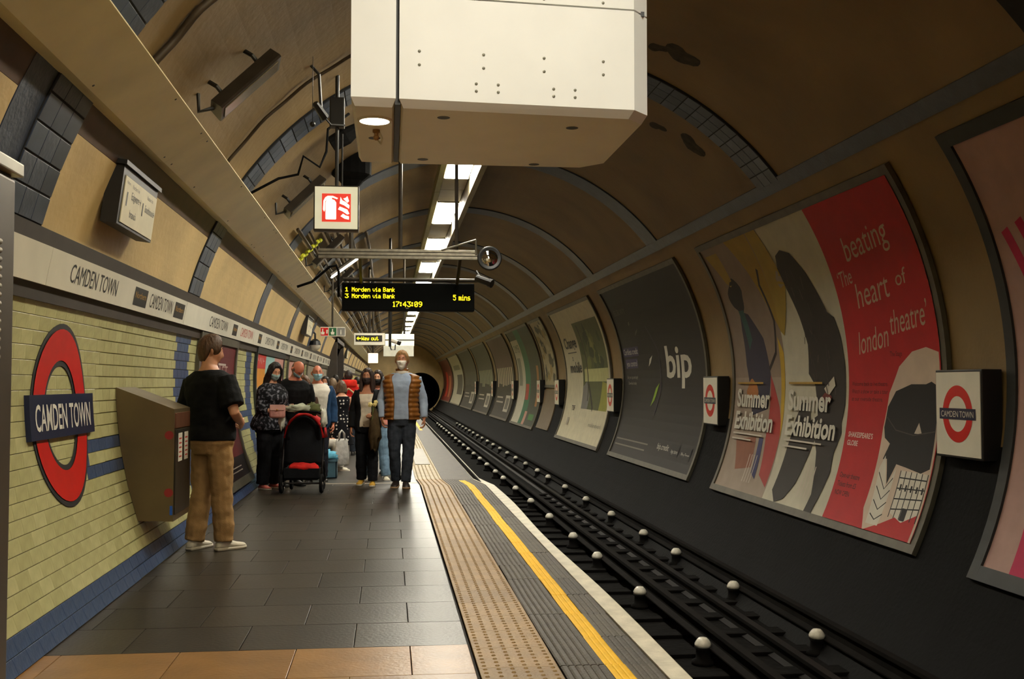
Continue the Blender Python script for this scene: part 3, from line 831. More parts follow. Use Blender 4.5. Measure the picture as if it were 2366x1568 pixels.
# frame that carries it
Yg = 14.2
t = thing('indicator_gantry', 'dark steel gantry of rails and drop poles carrying the train indicator', 'gantry', (0, Yg, 3.3))
a = atY(735, 581, Yg); b = atY(1103, 592, Yg)
zc = (a.z + b.z)/2
mb = MB()
for dz in (-.045, .0, .045): mb.bbox(a.x, b.x, Yg, Yg + .05, zc + dz - .018, zc + dz + .018, .004)
mb.box(a.x, b.x, Yg + .02, Yg + .06, zc - .06, zc + .06)
world_parent(mb.build('main_rail', [M_GALV]), t)
for pxx, r in ((925, .028), (1055, .024), (811, .03)):
    p = atY(pxx, 570, Yg + .05); a_ = math.degrees(math.acos((p.x - XC)/R))
    mb = MB(); seg(mb, (p.x, Yg + .08, zc - .02), (p.x, Yg + .08, cyl(a_, Yg).z), r); world_parent(mb.build('drop_pole', [M_STEELD]), t)
p = atY(811, 570, Yg + .05)
mb = MB(); mb.lathe([(.03,.55),(.04,.72),(.07,.85),(.16,.96),(.24,1.02),(.26,1.04),(.26,1.3)], (p.x, Yg + .08, zc), 'z', 16)
world_parent(mb.build('pole_flare', [M_RUBBER]), t)
a2 = atY(793, 643, Yi + .1); b2 = atY(1100, 650, Yi + .1); z2 = (a2.z + b2.z)/2
mb = MB(); seg(mb, (a2.x, Yi + .1, z2), (b2.x + .02, Yi + .1, z2), .026); world_parent(mb.build('lower_rail', [M_STEELD]), t)
for pxx in (835, 1055):
    p = atY(pxx, 620, Yi + .1); mb = MB(); seg(mb, (p.x, Yi + .1, z2 - .1), (p.x, Yg + .1, zc), .024); world_parent(mb.build('link_rod', [M_STEELD]), t)
mb = MB(); mb.tube([(a2.x - .06, Yi + .05, z2 - .25), (a2.x - .06, Yi + .05, z2 + .1), (a2.x - .09, Yi, z2 + .18), (a2.x - .18, Yi, z2 + .16), (a2.x - .42, Yi, z2 - .05), (a2.x - .62, Yi, z2 - .12)], .018, 8); world_parent(mb.build('cable', [M_RUBBER]), t)
p0 = atY(1020, 578, Yg); p1 = atY(1100, 554, Yg)
mb = MB(); seg(mb, (p0.x, Yg, p0.z), (p1.x, Yg, p1.z), .012); seg(mb, (p1.x, Yg, p1.z), (p1.x, Yg, zc), .014); world_parent(mb.build('brace', [M_GALV]), t)
# round mirror and camera at the end of the gantry
p = atY(1131, 597, Yg)
t = thing('platform_mirror', 'round black framed mirror at the end of the gantry over the track', 'mirror', p)
mb = MB(); prof = [(.155,0),(.160,-.03),(.150,-.045),(.138,-.04)]; mb.lathe(prof, (p.x, p.y, p.z), 'y', 28); world_parent(mb.build('rim', [M_BLACK], smooth=True), t)
mb = MB(); mb.lathe([(.001,-.055),(.05,-.052),(.10,-.043),(.14,-.025),(.15,0)], (p.x, p.y, p.z), 'y', 28); world_parent(mb.build('glass', [mat('mirror_glass', (200,200,200), .03, 1.0, var=0)], smooth=True), t)
mb = MB(); mb.lathe([(.16,0),(.13,.10),(.05,.14)], (p.x, p.y, p.z), 'y', 20); seg(mb, (p.x - .05, p.y + .08, p.z), (b.x - .02, Yg + .03, zc), .02); world_parent(mb.build('back', [M_BLACK]), t)
q = atY(1112, 645, Yg + .5)
t = thing('cctv_camera', 'small black camera below the round mirror beside the train indicator', 'camera', q)
mb = MB(); mb.tube([q + V((.10,-.06,-.05)), q + V((-.06,.04,.02))], .05, 10); world_parent(mb.build('body', [M_BLACK]), t)
mb = MB(); mb.tube([q + V((.14,-.085,-.068)), q + V((.10,-.06,-.05))], .06, 10); world_parent(mb.build('hood', [M_BLACK]), t)
mb = MB(); mb.tube([q, q + V((-.06,.1,.12))], .018, 8); world_parent(mb.build('bracket', [M_BLACK]), t)

# ------------------------------------------------------------------ signs further along
Yw = 27.5
def signbox(name, label, x0, y0, x1, y1, Y, m, depth=.12, cat='sign'):
    a = atY(x0, y0, Y); b = atY(x1, y1, Y)
    t = thing(name, label, cat, ((a.x+b.x)/2, Y, b.z))
    mb = MB(); mb.bbox(a.x, b.x, Y, Y + depth, b.z, a.z, .008); world_parent(mb.build('case', [m]), t)
    return t, a, b
M_LITW = mat('lit_panel', (236,232,212), emit=.5)
t, a, b = signbox('way_out_sign', 'white boxed sign with yellow lit arrow and Way out lettering', 818, 769, 889, 797, Yw, M_WHITE)
p0 = atY(822, 774, Yw - .004); p1 = atY(883, 789, Yw - .004)
mb = MB(); mb.box(p0.x, p1.x, Yw - .006, Yw + .001, p1.z, p0.z); world_parent(mb.build('screen', [M_INK]), t)
mb = MB(); w = p1.x - p0.x; h = p0.z - p1.z
dots(mb, 'Way out', p0.x + w*.22, p0.z - h*.2, w*.66, h*.6, Yw - .009)
mp_ = on_plane((p0.x, Yw - .009, p1.z), (1,0,0), (0,0,1), (0,-1,0))
put(mb, poly((w*.03, h*.5), (w*.10, h*.78), (w*.10, h*.58), (w*.19, h*.58), (w*.19, h*.42), (w*.10, h*.42), (w*.10, h*.22)), mp_, 0, 0)
world_parent(mb.build('lettering', [M_LED], fix=False), t)
a_ = math.degrees(math.acos(((a.x+b.x)/2 - XC)/R))
mb = MB(); seg(mb, ((a.x+b.x)/2, Yw + .06, a.z), ((a.x+b.x)/2, Yw + .06, cyl(a_, Yw).z), .03); world_parent(mb.build('hanger', [M_STEELD]), t)
t, a, b = signbox('white_sign_box', 'two-tier white lit sign box to the right of the Way out sign', 890, 771, 957, 799, Yw + .1, M_LITW)
p = atY(890, 785, Yw + .09); mb = MB(); mb.box(a.x, b.x, Yw + .094, Yw + .10, p.z - .014, p.z + .014); world_parent(mb.build('divider', [M_STEELD]), t)
mb = MB(); seg(mb, (b.x - .25, Yw + .15, a.z), (b.x - .25, Yw + .15, 4.85), .03); seg(mb, (a.x + .1, Yw + .15, a.z), (a.x + .1, Yw + .15, 4.85), .03); world_parent(mb.build('hanger', [M_STEELD]), t)
t, a, b = signbox('white_panel_sign', 'larger dim white panel hanging behind the two-tier sign box', 886, 798, 956, 823, Yw + 1.4, mat('dim_panel', (214,212,194), emit=.25))
mb = MB(); seg(mb, (a.x + .2, Yw + 1.46, a.z), (a.x + .2, Yw + 1.46, 4.8), .03); world_parent(mb.build('hanger', [M_STEELD]), t)
Yd = 24.0
q = atY(912, 789, Yd)
t = thing('dome_camera', 'white camera with cable loop on a dark pole in front of the white signs', 'camera', q)
mb = MB(); mb.tube([q + V((-.06,0,.03)), q + V((.07,-.05,-.02))], [.05,.045], 10); world_parent(mb.build('body', [M_WHITE]), t)
mb = MB(); mb.tube([q + V((.07,-.05,-.02)), q + V((.12,-.07,-.04))], [.05,.05], 10); world_parent(mb.build('lens_hood', [M_BLACK]), t)
p = atY(901, 790, Yd); a_ = math.degrees(math.acos((p.x - XC)/R))
mb = MB(); seg(mb, (p.x, Yd + .03, p.z - .1), (p.x, Yd + .03, cyl(a_, Yd).z), .03); world_parent(mb.build('pole', [M_BLACK]), t)
mb = MB(); mb.tube([(p.x, Yd, p.z - .08), (p.x + .03, Yd, p.z - .17), (p.x + .11, Yd, p.z - .17), (p.x + .12, Yd, p.z - .05)], .014, 6); world_parent(mb.build('cable', [M_BLACK]), t)
# three-part red, green and grey sign
Ys_ = 23.0
t, a, b = signbox('safety_sign', 'small three-part red, green and grey sign hanging over the left of the platform', 740, 755, 798, 777, Ys_, M_WHITE, .06)
W = b.x - a.x; H = a.z - b.z
mp_ = on_plane((a.x, Ys_ - .001, b.z), (1,0,0), (0,0,1), (0,-1,0))
mb = MB()
put(mb, rect(W*.02, H*.08, W*.32, H*.92), mp_, .001, 0); put(mb, rect(W*.345, H*.08, W*.645, H*.92), mp_, .001, 1); put(mb, rect(W*.67, H*.08, W*.98, H*.92), mp_, .001, 2)
for c_ in (.10, .49): put(mb, poly((W*c_-.03, H*.2), (W*c_+.03, H*.2), (W*c_+.04, H*.45), (W*c_+.01, H*.5), (W*c_+.01, H*.8), (W*c_-.012, H*.8), (W*c_-.012, H*.5), (W*c_-.04, H*.45)), mp_, .003, 3)
put(mb, text('i', W*.82, H*.22, H*.55, align='c', bold=.02), mp_, .003, 3); put(mb, poly((W*.24, H*.3), (W*.29, H*.3), (W*.30, H*.7), (W*.24, H*.7)), mp_, .003, 3)
world_parent(mb.build('pictograms', [M_RED, mat('sign_green', (30,96,56), .4), mat('sign_grey', (130,130,124), .4), M_WHITE], fix=False), t)
a_ = math.degrees(math.acos((a.x + .25 - XC)/R))
mb = MB(); seg(mb, (a.x + .25, Ys_ + .03, a.z), (a.x + .25, Ys_ + .03, cyl(a_, Ys_).z), .02); world_parent(mb.build('hanger', [M_STEELD]), t)
# opal globe on a bracket over the frieze
g = atY(728, 797, 27.0)
t = thing('globe_camera', 'clear dome globe on a bent bracket above the frieze', 'camera', g)
mb = MB(); mb.ball(g, .14, 16, 12); world_parent(mb.build('dome', [mat('opal_dome', (196,192,176), .1, var=0)], smooth=True), t)
mb = MB(); mb.tube([g + V((0,0,.12)), g + V((0,0,.28)), g + V((-.15,0,.45)), g + V((-.55,0,.5))], .025, 8); mb.lathe([(.15,.0),(.12,.1),(.05,.15)], g, 'z', 14); world_parent(mb.build('bracket', [M_BLACK]), t)
# hanging platform lights far off
p = atY(862, 829, 38.0)
t = thing('far_lit_sign', 'small square lit sign far along the platform', 'sign', p)
mb = MB(); mb.bbox(p.x - .17, p.x + .17, 38, 38.1, p.z - .14, p.z + .2, .01); world_parent(mb.build('face', [mat('far_lit', (255,232,205), emit=1.6)]), t)
mb = MB(); seg(mb, (p.x, 38.05, p.z + .1), (p.x, 38.05, 4.3), .03); world_parent(mb.build('hanger', [M_STEELD]), t)

# ------------------------------------------------------------------ conduits, floodlights and loudspeakers on the left of the vault
M_CON = mat('conduit', (70,60,46), .5, .3, var=.2)
def conduit(a, y0, y1, r, off, label):
    mb = MB(); n = 24
    pts = [cyl(a + .25*math.sin(i*1.7 + a), y0 + (y1 - y0)*i/n, off) for i in range(n + 1)]
    mb.tube(pts, r, 8)
    tag(mb.build('conduit', [M_CON], smooth=True), label, 'conduit', 'conduits on the left of the vault')
for i, (a, off, r) in enumerate([(141.0,.05,.03), (138.5,.04,.022), (134.5,.06,.035), (131.5,.05,.025), (127,.04,.02), (122,.05,.03)]):
    conduit(a, 15.5 + 1.1*i, 80, r, off, 'dark pipe along the left of the vault, %s above the cream trunking' % ORD[i])
def arc_conduit(a0, a1, y, r, label):
    mb = MB(); n = 24; mb.tube([cyl(a0 + (a1 - a0)*i/n, y + .02*math.sin(i), .03) for i in range(n + 1)], r, 8)
    tag(mb.build('arc_conduit', [M_CON], smooth=True), label, 'conduit')
arc_conduit(118, 146, 6.85, .028, 'curved cream conduit climbing the vault beside the dark tiled rib, top left')
arc_conduit(113, 146, 9.9, .016, 'thin dark cable climbing the vault just before the tiled rib left of the fire sign')
def flood(a, y, L, label, spread=.11):
    p = cyl(a, y, .20); nn = (V((XC, y, ZC)) - p).normalized(); tt = V((0,1,0)).cross(nn).normalized()
    t = thing('strip_floodlight', label, 'floodlight', cyl(a, y, .02), group='strip floodlights on the left of the vault')
    al = (tt * .9 + V((0,-.25,0))).normalized(); w = al.cross(nn).normalized()
    mb = MB(); c = []
    prof = [(-.10, .03), (-.07, -.06), (.07, -.06), (.10, .03), (.09, .045), (-.09, .045)]
    mb.loft([[p + al*s + w*q[0]*spread/.1 + nn*q[1] for q in prof] for s in (-L/2, L/2)], 0); world_parent(mb.build('housing', [M_STEELD]), t)
    mb = MB(); mb.loft([[p + al*s + w*q[0] + nn*q[1] for q in ((-.075,.046),(.075,.046),(.075,.052),(-.075,.052))] for s in (-L/2 + .03, L/2 - .03)], 0); world_parent(mb.build('glass', [mat('flood_glass', (96,84,62), .2)]), t)
    for s in (-L*.3, L*.3):
        mb = MB(); mb.tube([p + al*s - nn*.05, p + al*s - nn*.12 + w*.04, p + al*s - nn*.20], .018, 6); world_parent(mb.build('arm', [M_BLACK]), t)
    mb = MB(); mb.tube([p + al*L*.5 - nn*.03, p + al*(L*.5+.10) - nn*.08, p + al*(L*.5) - nn*.18], .016, 6); world_parent(mb.build('handle', [M_BLACK]), t)
flood(138.0, 8.1, .62, 'strip floodlight on the vault above the near end of the cream trunking', .12)
flood(137.0, 13.2, .62, 'strip floodlight on the vault left of the fire point sign', .12)
flood(137.5, 18.5, .7, 'strip floodlight on the vault left of the train indicator', .12)
flood(137.5, 23.7, .7, 'strip floodlight on the vault, farthest one left of the train indicator', .12)
def hit(px, py, off):
    d = ray(px, py); t = 3.0
    for _ in range(4000):
        q = V((0,0,CAMZ)) + d*t
        if (q.x - XC)**2 + (q.z - ZC)**2 > (R - off)**2: break
        t += .02
    return q
pa, pb = hit(766, 640, .20), hit(828, 596, .20)
t = thing('strip_light', 'thin bright strip light on the vault left of the train indicator', 'strip light', (pa + pb)/2)
mb = MB(); mb.tube([pa, pb], .028, 10); world_parent(mb.build('tube', [mat('strip_tube', (240,236,220), emit=2.2)], smooth=True), t)
up_ = (V((pa.x - XC, 0, pa.z - ZC)).normalized())
mb = MB(); mb.tube([pa + up_*.05, pb + up_*.05], .04, 8); world_parent(mb.build('casing', [M_STEELD]), t)
for q_ in (.2, .8):
    mb = MB(); c_ = pa + (pb - pa)*q_; mb.tube([c_ + up_*.04, c_ + up_*.20], .012, 6); world_parent(mb.build('stem', [M_STEELD]), t)
pa, pb = hit(692, 600, .05), hit(742, 552, .05)
t = thing('warning_strip', 'yellow-green chequered strip on the vault below the fire point sign', 'strip', (pa + pb)/2)
for q_ in range(9):
    c_ = pa + (pb - pa)*(q_ + .5)/9; e_ = (pb - pa)/9*.38
    mb = MB(); mb.tube([c_ - e_ + V((0,.05*(-1)**q_,0)), c_ + e_ + V((0,.05*(-1)**q_,0))], .035, 6); world_parent(mb.build('patch', [mat('warning_yellow', (186,190,40), .5, var=.2, scale=20)]), t)
# red beacon box near the top left
p = cyl(122.5, 6.75, .08)
t = thing('beacon_box', 'small grey box with a red lens on the vault, top left', 'beacon', p)
nn = (V((XC, 6.75, ZC)) - p).normalized(); rotm = nn.to_track_quat('Z', 'Y').to_matrix().to_4x4(); rotm.translation = p
for nm, c_, m in (('case', (-.09,.09,-.07,.07,-.09,.05), M_STEELD), ('lens', (-.07,.07,-.055,.055,.05,.11), mat('red_lens', (150,28,26), .25))):
    mb = MB(); mb.bbox(*c_, .012); o = mb.build(nm, [m]); world_parent(o, t); o.matrix_basis = rotm
# black loudspeaker hanging ball and cables by the fire sign
p = atY(722, 287, 9.4)
t = thing('hanging_microphone', 'small black ball hanging from the vault on a thin wire', 'microphone', p)
mb = MB(); mb.ball(p, .025); mb.tube([p, p + V((0,0,.75))], .003, 5); world_parent(mb.build('ball', [M_BLACK], smooth=True), t)
mb = MB(); pts = [cyl(146, 11.4, .03), cyl(140, 11.5, .16), cyl(137, 11.5, .28), cyl(134, 11.4, .20), cyl(133, 11.5, .38), cyl(130, 11.5, .30), cyl(127, 11.6, .10), cyl(122, 11.7, .06)]
mb.tube(pts, .014, 6); tag(mb.build('loose_cable', [M_RUBBER], smooth=True), 'loose black cable looping across the tiled rib left of the fire sign', 'cable')
p = cyl(124, 12.2, .14)
t = thing('vault_loudspeaker', 'dark loudspeaker bracketed to the vault left of the fire point sign', 'loudspeaker', p)
mb = MB(); mb.tube([p + V((-.16,0,-.1)), p + V((.0,0,0)), p + V((.14,0,.1))], [.09,.10,.06], 12); world_parent(mb.build('horn', [M_RUBBER]), t)
mb = MB(); mb.tube([p, cyl(124, 12.2, 0)], .02, 8); world_parent(mb.build('bracket', [M_BLACK]), t)
# bracket camera high up by the white box
p = atY(742, 250, 9.6)
t = thing('bracket_camera', 'black camera on a curved bracket left of the white box', 'camera', p)
mb = MB(); mb.tube([p + V((-.05,-.05,.03)), p + V((.03,.05,-.07))], [.03,.04], 10); world_parent(mb.build('body', [M_BLACK]), t)
a_ = math.degrees(math.acos((p.x - XC)/R)); mb = MB(); mb.tube([p, p + V((-.02,0,.3)), (p.x - .1, p.y, cyl(a_ + 1.5, p.y).z)], .014, 6); mb.tube([p + V((.03,.05,-.07)), p + V((.08,.1,-.12)), p + V((.2,.2,-.10))], .009, 6); world_parent(mb.build('bracket', [M_BLACK]), t)

# ------------------------------------------------------------------ track
RAILP = [(-.07,0),(.07,0),(.07,.012),(.012,.03),(.012,.11),(.036,.122),(.036,.155),(-.036,.155),(-.036,.122),(-.012,.11),(-.012,.03),(-.07,.012)]
M_RAIL = mat('rail_steel', (26,23,21), .6, .4, spec=.2, var=.3, scale=3)
M_RAILR = mat('rusty_rail', (20,17,15), .9, 0, spec=.1, var=.3, scale=4)
for x, z, m, lab in ((1.97, -1.0, M_RAIL, 'dark running rail nearest the platform edge'), (3.41, -1.0, M_RAIL, 'dark running rail nearest the poster wall'),
                     (2.80, -.86, M_RAILR, 'dark conductor rail down the middle of the track'), (3.90, -.86, M_RAILR, 'outer conductor rail below the poster wall')):
    mb = MB(); mb.extrude([(x + a, z + b) for a, b in RAILP], [Y0, Y1 + 8], None, 0, True)
    tag(mb.build('rail', [m]), lab, 'rail', 'rails of the track')
M_CERAM = mat('white_ceramic', (216,212,198), .25, var=.12, scale=30)
M_POT = mat('dark_pot', (16,14,13), .9, spec=.1, var=.3)
pot = MB().lathe([(.10,0),(.10,.03),(.065,.05),(.06,.12),(.075,.15)], n=12).mesh('pot', M_POT, True)
cap = MB().lathe([(.070,.15),(.072,.175),(.062,.195),(.05,.212),(.035,.226),(.001,.231)], n=14).mesh('ceramic_cap', M_CERAM, True)
clip = MB().box(-.02, .14, -.035, .035, .12, .148).mesh('rail_clip', M_POT)
ins_y = [9.15, 11.5, 13.9, 15.75, 18.1, 20.5, 23.0, 25.5, 27.4] + [29.8 + 2.35*k for k in range(14)]
for row, (x, yo, nm) in enumerate(((2.69, 0, 'middle'), (3.79, .2, 'outer'))):
    for i, y in enumerate(ins_y):
        t = thing('rail_insulator', 'white-capped rail insulator in the %s row of the track, %s from the camera' % (nm, ORD[i]), 'insulator', (x, y + yo, -1.0), group='rail insulators')
        t.rotation_euler.z = random.uniform(-.2, .2)
        link('pot', pot, t); link('ceramic_cap', cap, t)
        if i < 12: link('rail_clip', clip, t)
# dark sleepers between the rails
slm = MB().bbox(-1.15, 1.15, -.12, .12, -.02, .035, .01).mesh('sleeper', mat('sleeper', (14,12,11), .95, spec=.1, var=.4, scale=3, bump=.5, bscale=12), fix=True)
for i in range(24):
    o = link('sleeper', slm); o.location = (2.69, 6.6 + .72*i, -1.0)
    tag(o, 'dark sleeper across the sunken track, %s from the camera' % ORD[i], 'sleeper', 'sleepers of the track')
# ------------------------------------------------------------------ posters on the right-hand wall
PA0, PA1 = -24.6, 31.3
PH = (PA1 - PA0) / DEG
INKS = {}
def ink(rgb):
    k = 'print_%d_%d_%d' % rgb
    return mat(k, tuple(int(c*.90) for c in rgb), .5, var=.06, scale=5, spec=.25)
M_FRAME = mat('poster_frame', (92,88,76), .45, .4, var=.15)
M_FRAMED = mat('poster_frame_dark', (40,44,44), .5, .2, var=.15)
class Poster:
    def __init__(s, label, yl, yr, side='r', a0=PA0, a1=PA1, bg=(200,195,175), frame=M_FRAME, fw=.085, name='advertising_poster', group=None):
        s.W = abs(yl - yr); s.H = abs(a1 - a0) / DEG
        s.mp = on_right(yl, a0) if side == 'r' else on_left(yl, a0)
        s.t = thing(name, label, 'poster', s.mp(s.W/2, 0, .03), group=group)
        s.prints = []; s.mats = []; s.mb = MB()
        def cs(u0, v0, u1, v1, o0, o1, nm, m):
            mb = MB(); n = max(1, int((v1 - v0) / .15)); rings = []
            for i in range(n + 1):
                v = v0 + (v1 - v0)*i/n
                rings.append([s.mp(u0, v, o0), s.mp(u1, v, o0), s.mp(u1, v, o1), s.mp(u0, v, o1)])
            mb.loft(rings); return world_parent(mb.build(nm, [m]), s.t)
        cs(0, 0, s.W, s.H, .014, .034, 'sheet', ink(bg))
        if frame:
            cs(-fw, -fw, 0, s.H + fw, .012, .055, 'frame_side', frame); cs(s.W, -fw, s.W + fw, s.H + fw, .012, .055, 'frame_side', frame)
            cs(0, -fw, s.W, 0, .012, .055, 'frame_bottom', frame); cs(0, s.H, s.W, s.H + fw, .012, .055, 'frame_top', frame)
        s.k = 0
    def __call__(s, shape, rgb, lift=None):
        m = ink(rgb)
        if m not in s.mats: s.mats.append(m)
        s.k += 1
        put(s.mb, shape, s.mp, .0345 + .00025 * (s.k if lift is None else lift) + .0008, s.mats.index(m), .1)
    def done(s):
        world_parent(s.mb.build('print', s.mats, fix=False), s.t)
def blob(cu, cv, ru, rv, seed, n=26, j=.18):
    rn = random.Random(seed)
    ph = [rn.uniform(0, 6.28) for _ in range(3)]
    return ([(cu + ru*(1 + j*math.sin(2*a+ph[0]) + j*.6*math.sin(5*a+ph[1]))*math.cos(a), cv + rv*(1 + j*math.sin(3*a+ph[2]))*math.sin(a))
             for a in [2*PI*i/n for i in range(n)]], [tuple(range(n))])

# ---- the triple poster: two exhibition bills and one theatre bill
P = Poster('triple wall poster with two Summer Exhibition bills and a red theatre bill', 14.5, 8.85, bg=(206,200,178))
T = P.W/3; H = P.H
MA = (150,132,116)
P(rect(0, 0, T, H), (168,150,134)); P(rect(0, H*.45, T, H), MA)
P(poly((T*.55, H), (T*.98, H), (T, H*.62), (T*.88, H*.70), (T*.72, H*.86)), (176,144,44)); P(poly((T*.04, H*.97), (T*.30, H*.97), (T*.36, H*.80), (T*.22, H*.84)), (180,150,60))
P(blob(T*.32, H*.78, T*.13, H*.07, 1), (38,36,40)); P(poly((T*.30, H*.72), (T*.46, H*.70), (T*.66, H*.60), (T*.74, H*.46), (T*.70, H*.33), (T*.40, H*.30), (T*.26, H*.50), (T*.26, H*.64)), (48,46,70))
P(poly((T*.28, H*.72), (T*.38, H*.72), (T*.44, H*.60), (T*.36, H*.56)), (40,90,90)); P(stroke([(T*.72,H*.48),(T*.86,H*.54),(T*.92,H*.66),(T*.84,H*.80),(T*.9,H*.86)], .06), (40,34,34))
P(poly((T*.74, H*.46), (T*.92, H*.34), (T*.99, H*.26), (T*.98, H*.04), (T*.80, H*.08), (T*.74, H*.22)), (178,58,54)); P(poly((T*.92, H*.60), (T, H*.54), (T, H*.22), (T*.94, H*.34)), (206,168,40))
P(blob(T*.38, H*.40, T*.10, H*.04, 3), (190,120,60)); P(poly((T*.16, H*.20), (T*.56, H*.22), (T*.60, H*.10), (T*.30, H*.08)), (150,92,66)); P(poly((T*.62, H*.22), (T*.70, H*.22), (T*.74, H*.06), (T*.64, H*.08)), (60,64,110))
for q, s_ in ((0, 'a'), (1, 'b')):
    u = T*q + T*.10
    if q == 1:
        P(poly((T, H), (T*1.18, H), (T*1.28, H*.78), (T*1.06, H*.60), (T, H*.62)), (178,150,52))
        P(blob(T*1.22, H*.80, T*.05, H*.03, 4), (160,150,130))
        fig = [(1.30,.885),(1.40,.90),(1.52,.88),(1.64,.80),(1.74,.70),(1.78,.66),(1.86,.64),(1.90,.58),(1.93,.48),(1.93,.36),(1.90,.30),(1.92,.27),(1.86,.20),(1.88,.14),(1.80,.0),(1.70,.0),(1.72,.06),(1.62,.20),(1.56,.24),(1.44,.08),(1.34,.02),(1.22,.0),(1.12,.04),(1.16,.20),(1.22,.30),(1.30,.36),(1.42,.36),(1.46,.30),(1.56,.32),(1.50,.42),(1.40,.46),(1.42,.56),(1.36,.66),(1.28,.76),(1.25,.84)]
        P(([(T*a, H*b) for a, b in fig], [tuple(range(len(fig)))]), (44,38,34))
        rn = random.Random(5)
        for _ in range(46):
            a = rn.uniform(1.30, 1.86); b = rn.uniform(.36, .84)
            if abs(a - (1.9 - b*.62)) < .17: P(stroke([(T*a, H*b), (T*(a + rn.uniform(-.02,.04)), H*(b - rn.uniform(.015,.05)))], .016), rn.choice([(66,56,48), (60,50,44), (82,72,62)]), 80)
        P(poly((T*1.64, H*.41), (T*1.78, H*.45), (T*1.80, H*.42), (T*1.70, H*.385)), (214,206,186)); P(blob(T*1.68, H*.375, T*.06, H*.022, 8), (120,40,34))
    w = T*.66
    P(text('Summer', u, H*.335, .24, w, bold=.03), (226,222,206), 110); P(text('Exhibition', u, H*.245, .24, w*1.15, bold=.03), (226,222,206), 110)
    P(rect(u, H*.425, u + w*.8, H*.432), (190,150,60), 108)
    for i in range(2): P(rect(u, H*(.222 - .022*i), u + w*(.9 - .3*i), H*(.228 - .022*i)), (214,206,190), 108)
    for i in range(4): P(rect(u + w*.9 - .09*i, H*.04, u + w*.9 - .09*i + .02, H*.15), (214,200,186), 108)
U = 2*T
RD = (196,24,28)
P(rect(U, 0, 3*T, H), RD, 112)
SCR = (206,178,150)
for s_, u, v, h, w in (("‘The", .10, .725, .17, .34), ('beating', .46, .80, .26, .98), ('heart', .42, .655, .26, .72), ('of', 1.30, .70, .15, .22), ('london', .28, .515, .24, .66), ('theatre’', 1.0, .565, .24, .74)):
    P(text(s_, U + u, H*v, h, w, shear=.28, rot=.10), SCR, 116)
P(text('The Stage', U + .95, H*.505, .05, .24), (90,14,18), 116)
wb = [(.92,.0),(.80,.06),(.82,.30),(.90,.40),(1.10,.475),(1.36,.515),(1.62,.525),(1.83,.51),(1.845,.0)]
P(([(U + a*T/1.85, H*b) for a, b in wb], [tuple(range(len(wb)))]), (222,198,176), 116)
P(poly((U + .96, 0), (U + 1.25, .03*H), (U + 1.84, .10*H), (U + 1.84, 0)), RD, 118)
dome = [(.86,.30),(.90,.36),(1.05,.405),(1.35,.425),(1.62,.425),(1.72,.432),(1.83,.42),(1.84,.20),(1.70,.185),(1.40,.195),(1.22,.20),(1.12,.14),(.98,.235),(.90,.19),(1.02,.255),(.90,.27)]
P(([(U + a, H*b) for a, b in dome], [tuple(range(len(dome)))]), (22,20,20), 120)
P(ringshape(U + 1.40, H*.33, .0, .0), (22,20,20), 121) if False else None
P(stroke([(U + .90, H*.33), (U + 1.1, H*.295), (U + 1.45, H*.285), (U + 1.83, H*.30)], .012), (70,62,58), 122); P(poly((U + 1.46, H*.29), (U + 1.53, H*.32), (U + 1.60, H*.29)), (214,200,186), 122)
P(poly((U + 1.34, H*.185), (U + 1.84, H*.185), (U + 1.84, H*.075), (U + 1.60, H*.045), (U + 1.34, H*.065)), (228,222,206), 122)
P(poly((U + .90, H*.18), (U + .98, H*.22), (U + 1.12, H*.13), (U + 1.24, H*.19), (U + 1.20, H*.02), (U + .96, H*.02)), (228,222,206), 122)
for i in range(6): P(stroke([(U + 1.34 + .1*i, H*.185), (U + 1.34 + .1*i, H*.052)], .014), (26,24,24), 124)
for i in range(4): P(stroke([(U + 1.34, H*(.165 - .03*i)), (U + 1.84, H*(.168 - .026*i))], .012), (26,24,24), 124)
for i in range(4): P(stroke([(U + .92 + .02*i, H*(.17 - .04*i)), (U + 1.10, H*(.125 - .03*i)), (U + 1.22, H*(.16 - .035*i))], .012), (26,24,24), 124)
for i in range(5): P(rect(U + 1.39 + .1*i, H*.13, U + 1.42 + .1*i, H*.148), (26,24,24), 126); 
P(rect(U + 1.55, H*.05, U + 1.64, H*.085), (26,24,24), 126)
for i, s_ in enumerate(('Welcome back to live theatre.', 'Watch a show or take a tour', 'at our riverside theatre.')): P(text(s_, U + .08, H*(.42 - .023*i), .045, .80 if i < 2 else .7), (60,10,14), 116)
P(text("SHAKESPEARE’S", U + .08, H*.262, .055, .56, bold=.02), (236,214,200), 116); P(text('GLOBE', U + .08, H*.236, .055, .25, bold=.02), (236,214,200), 116)
for i, s_ in enumerate(('Open-air theatre', 'Tickets from £5', 'NOW OPEN')): P(text(s_, U + .08, H*(.135 - .028*i), .055, (.46, .43, .34)[i], bold=.01), (60,10,14), 116)
P.done()

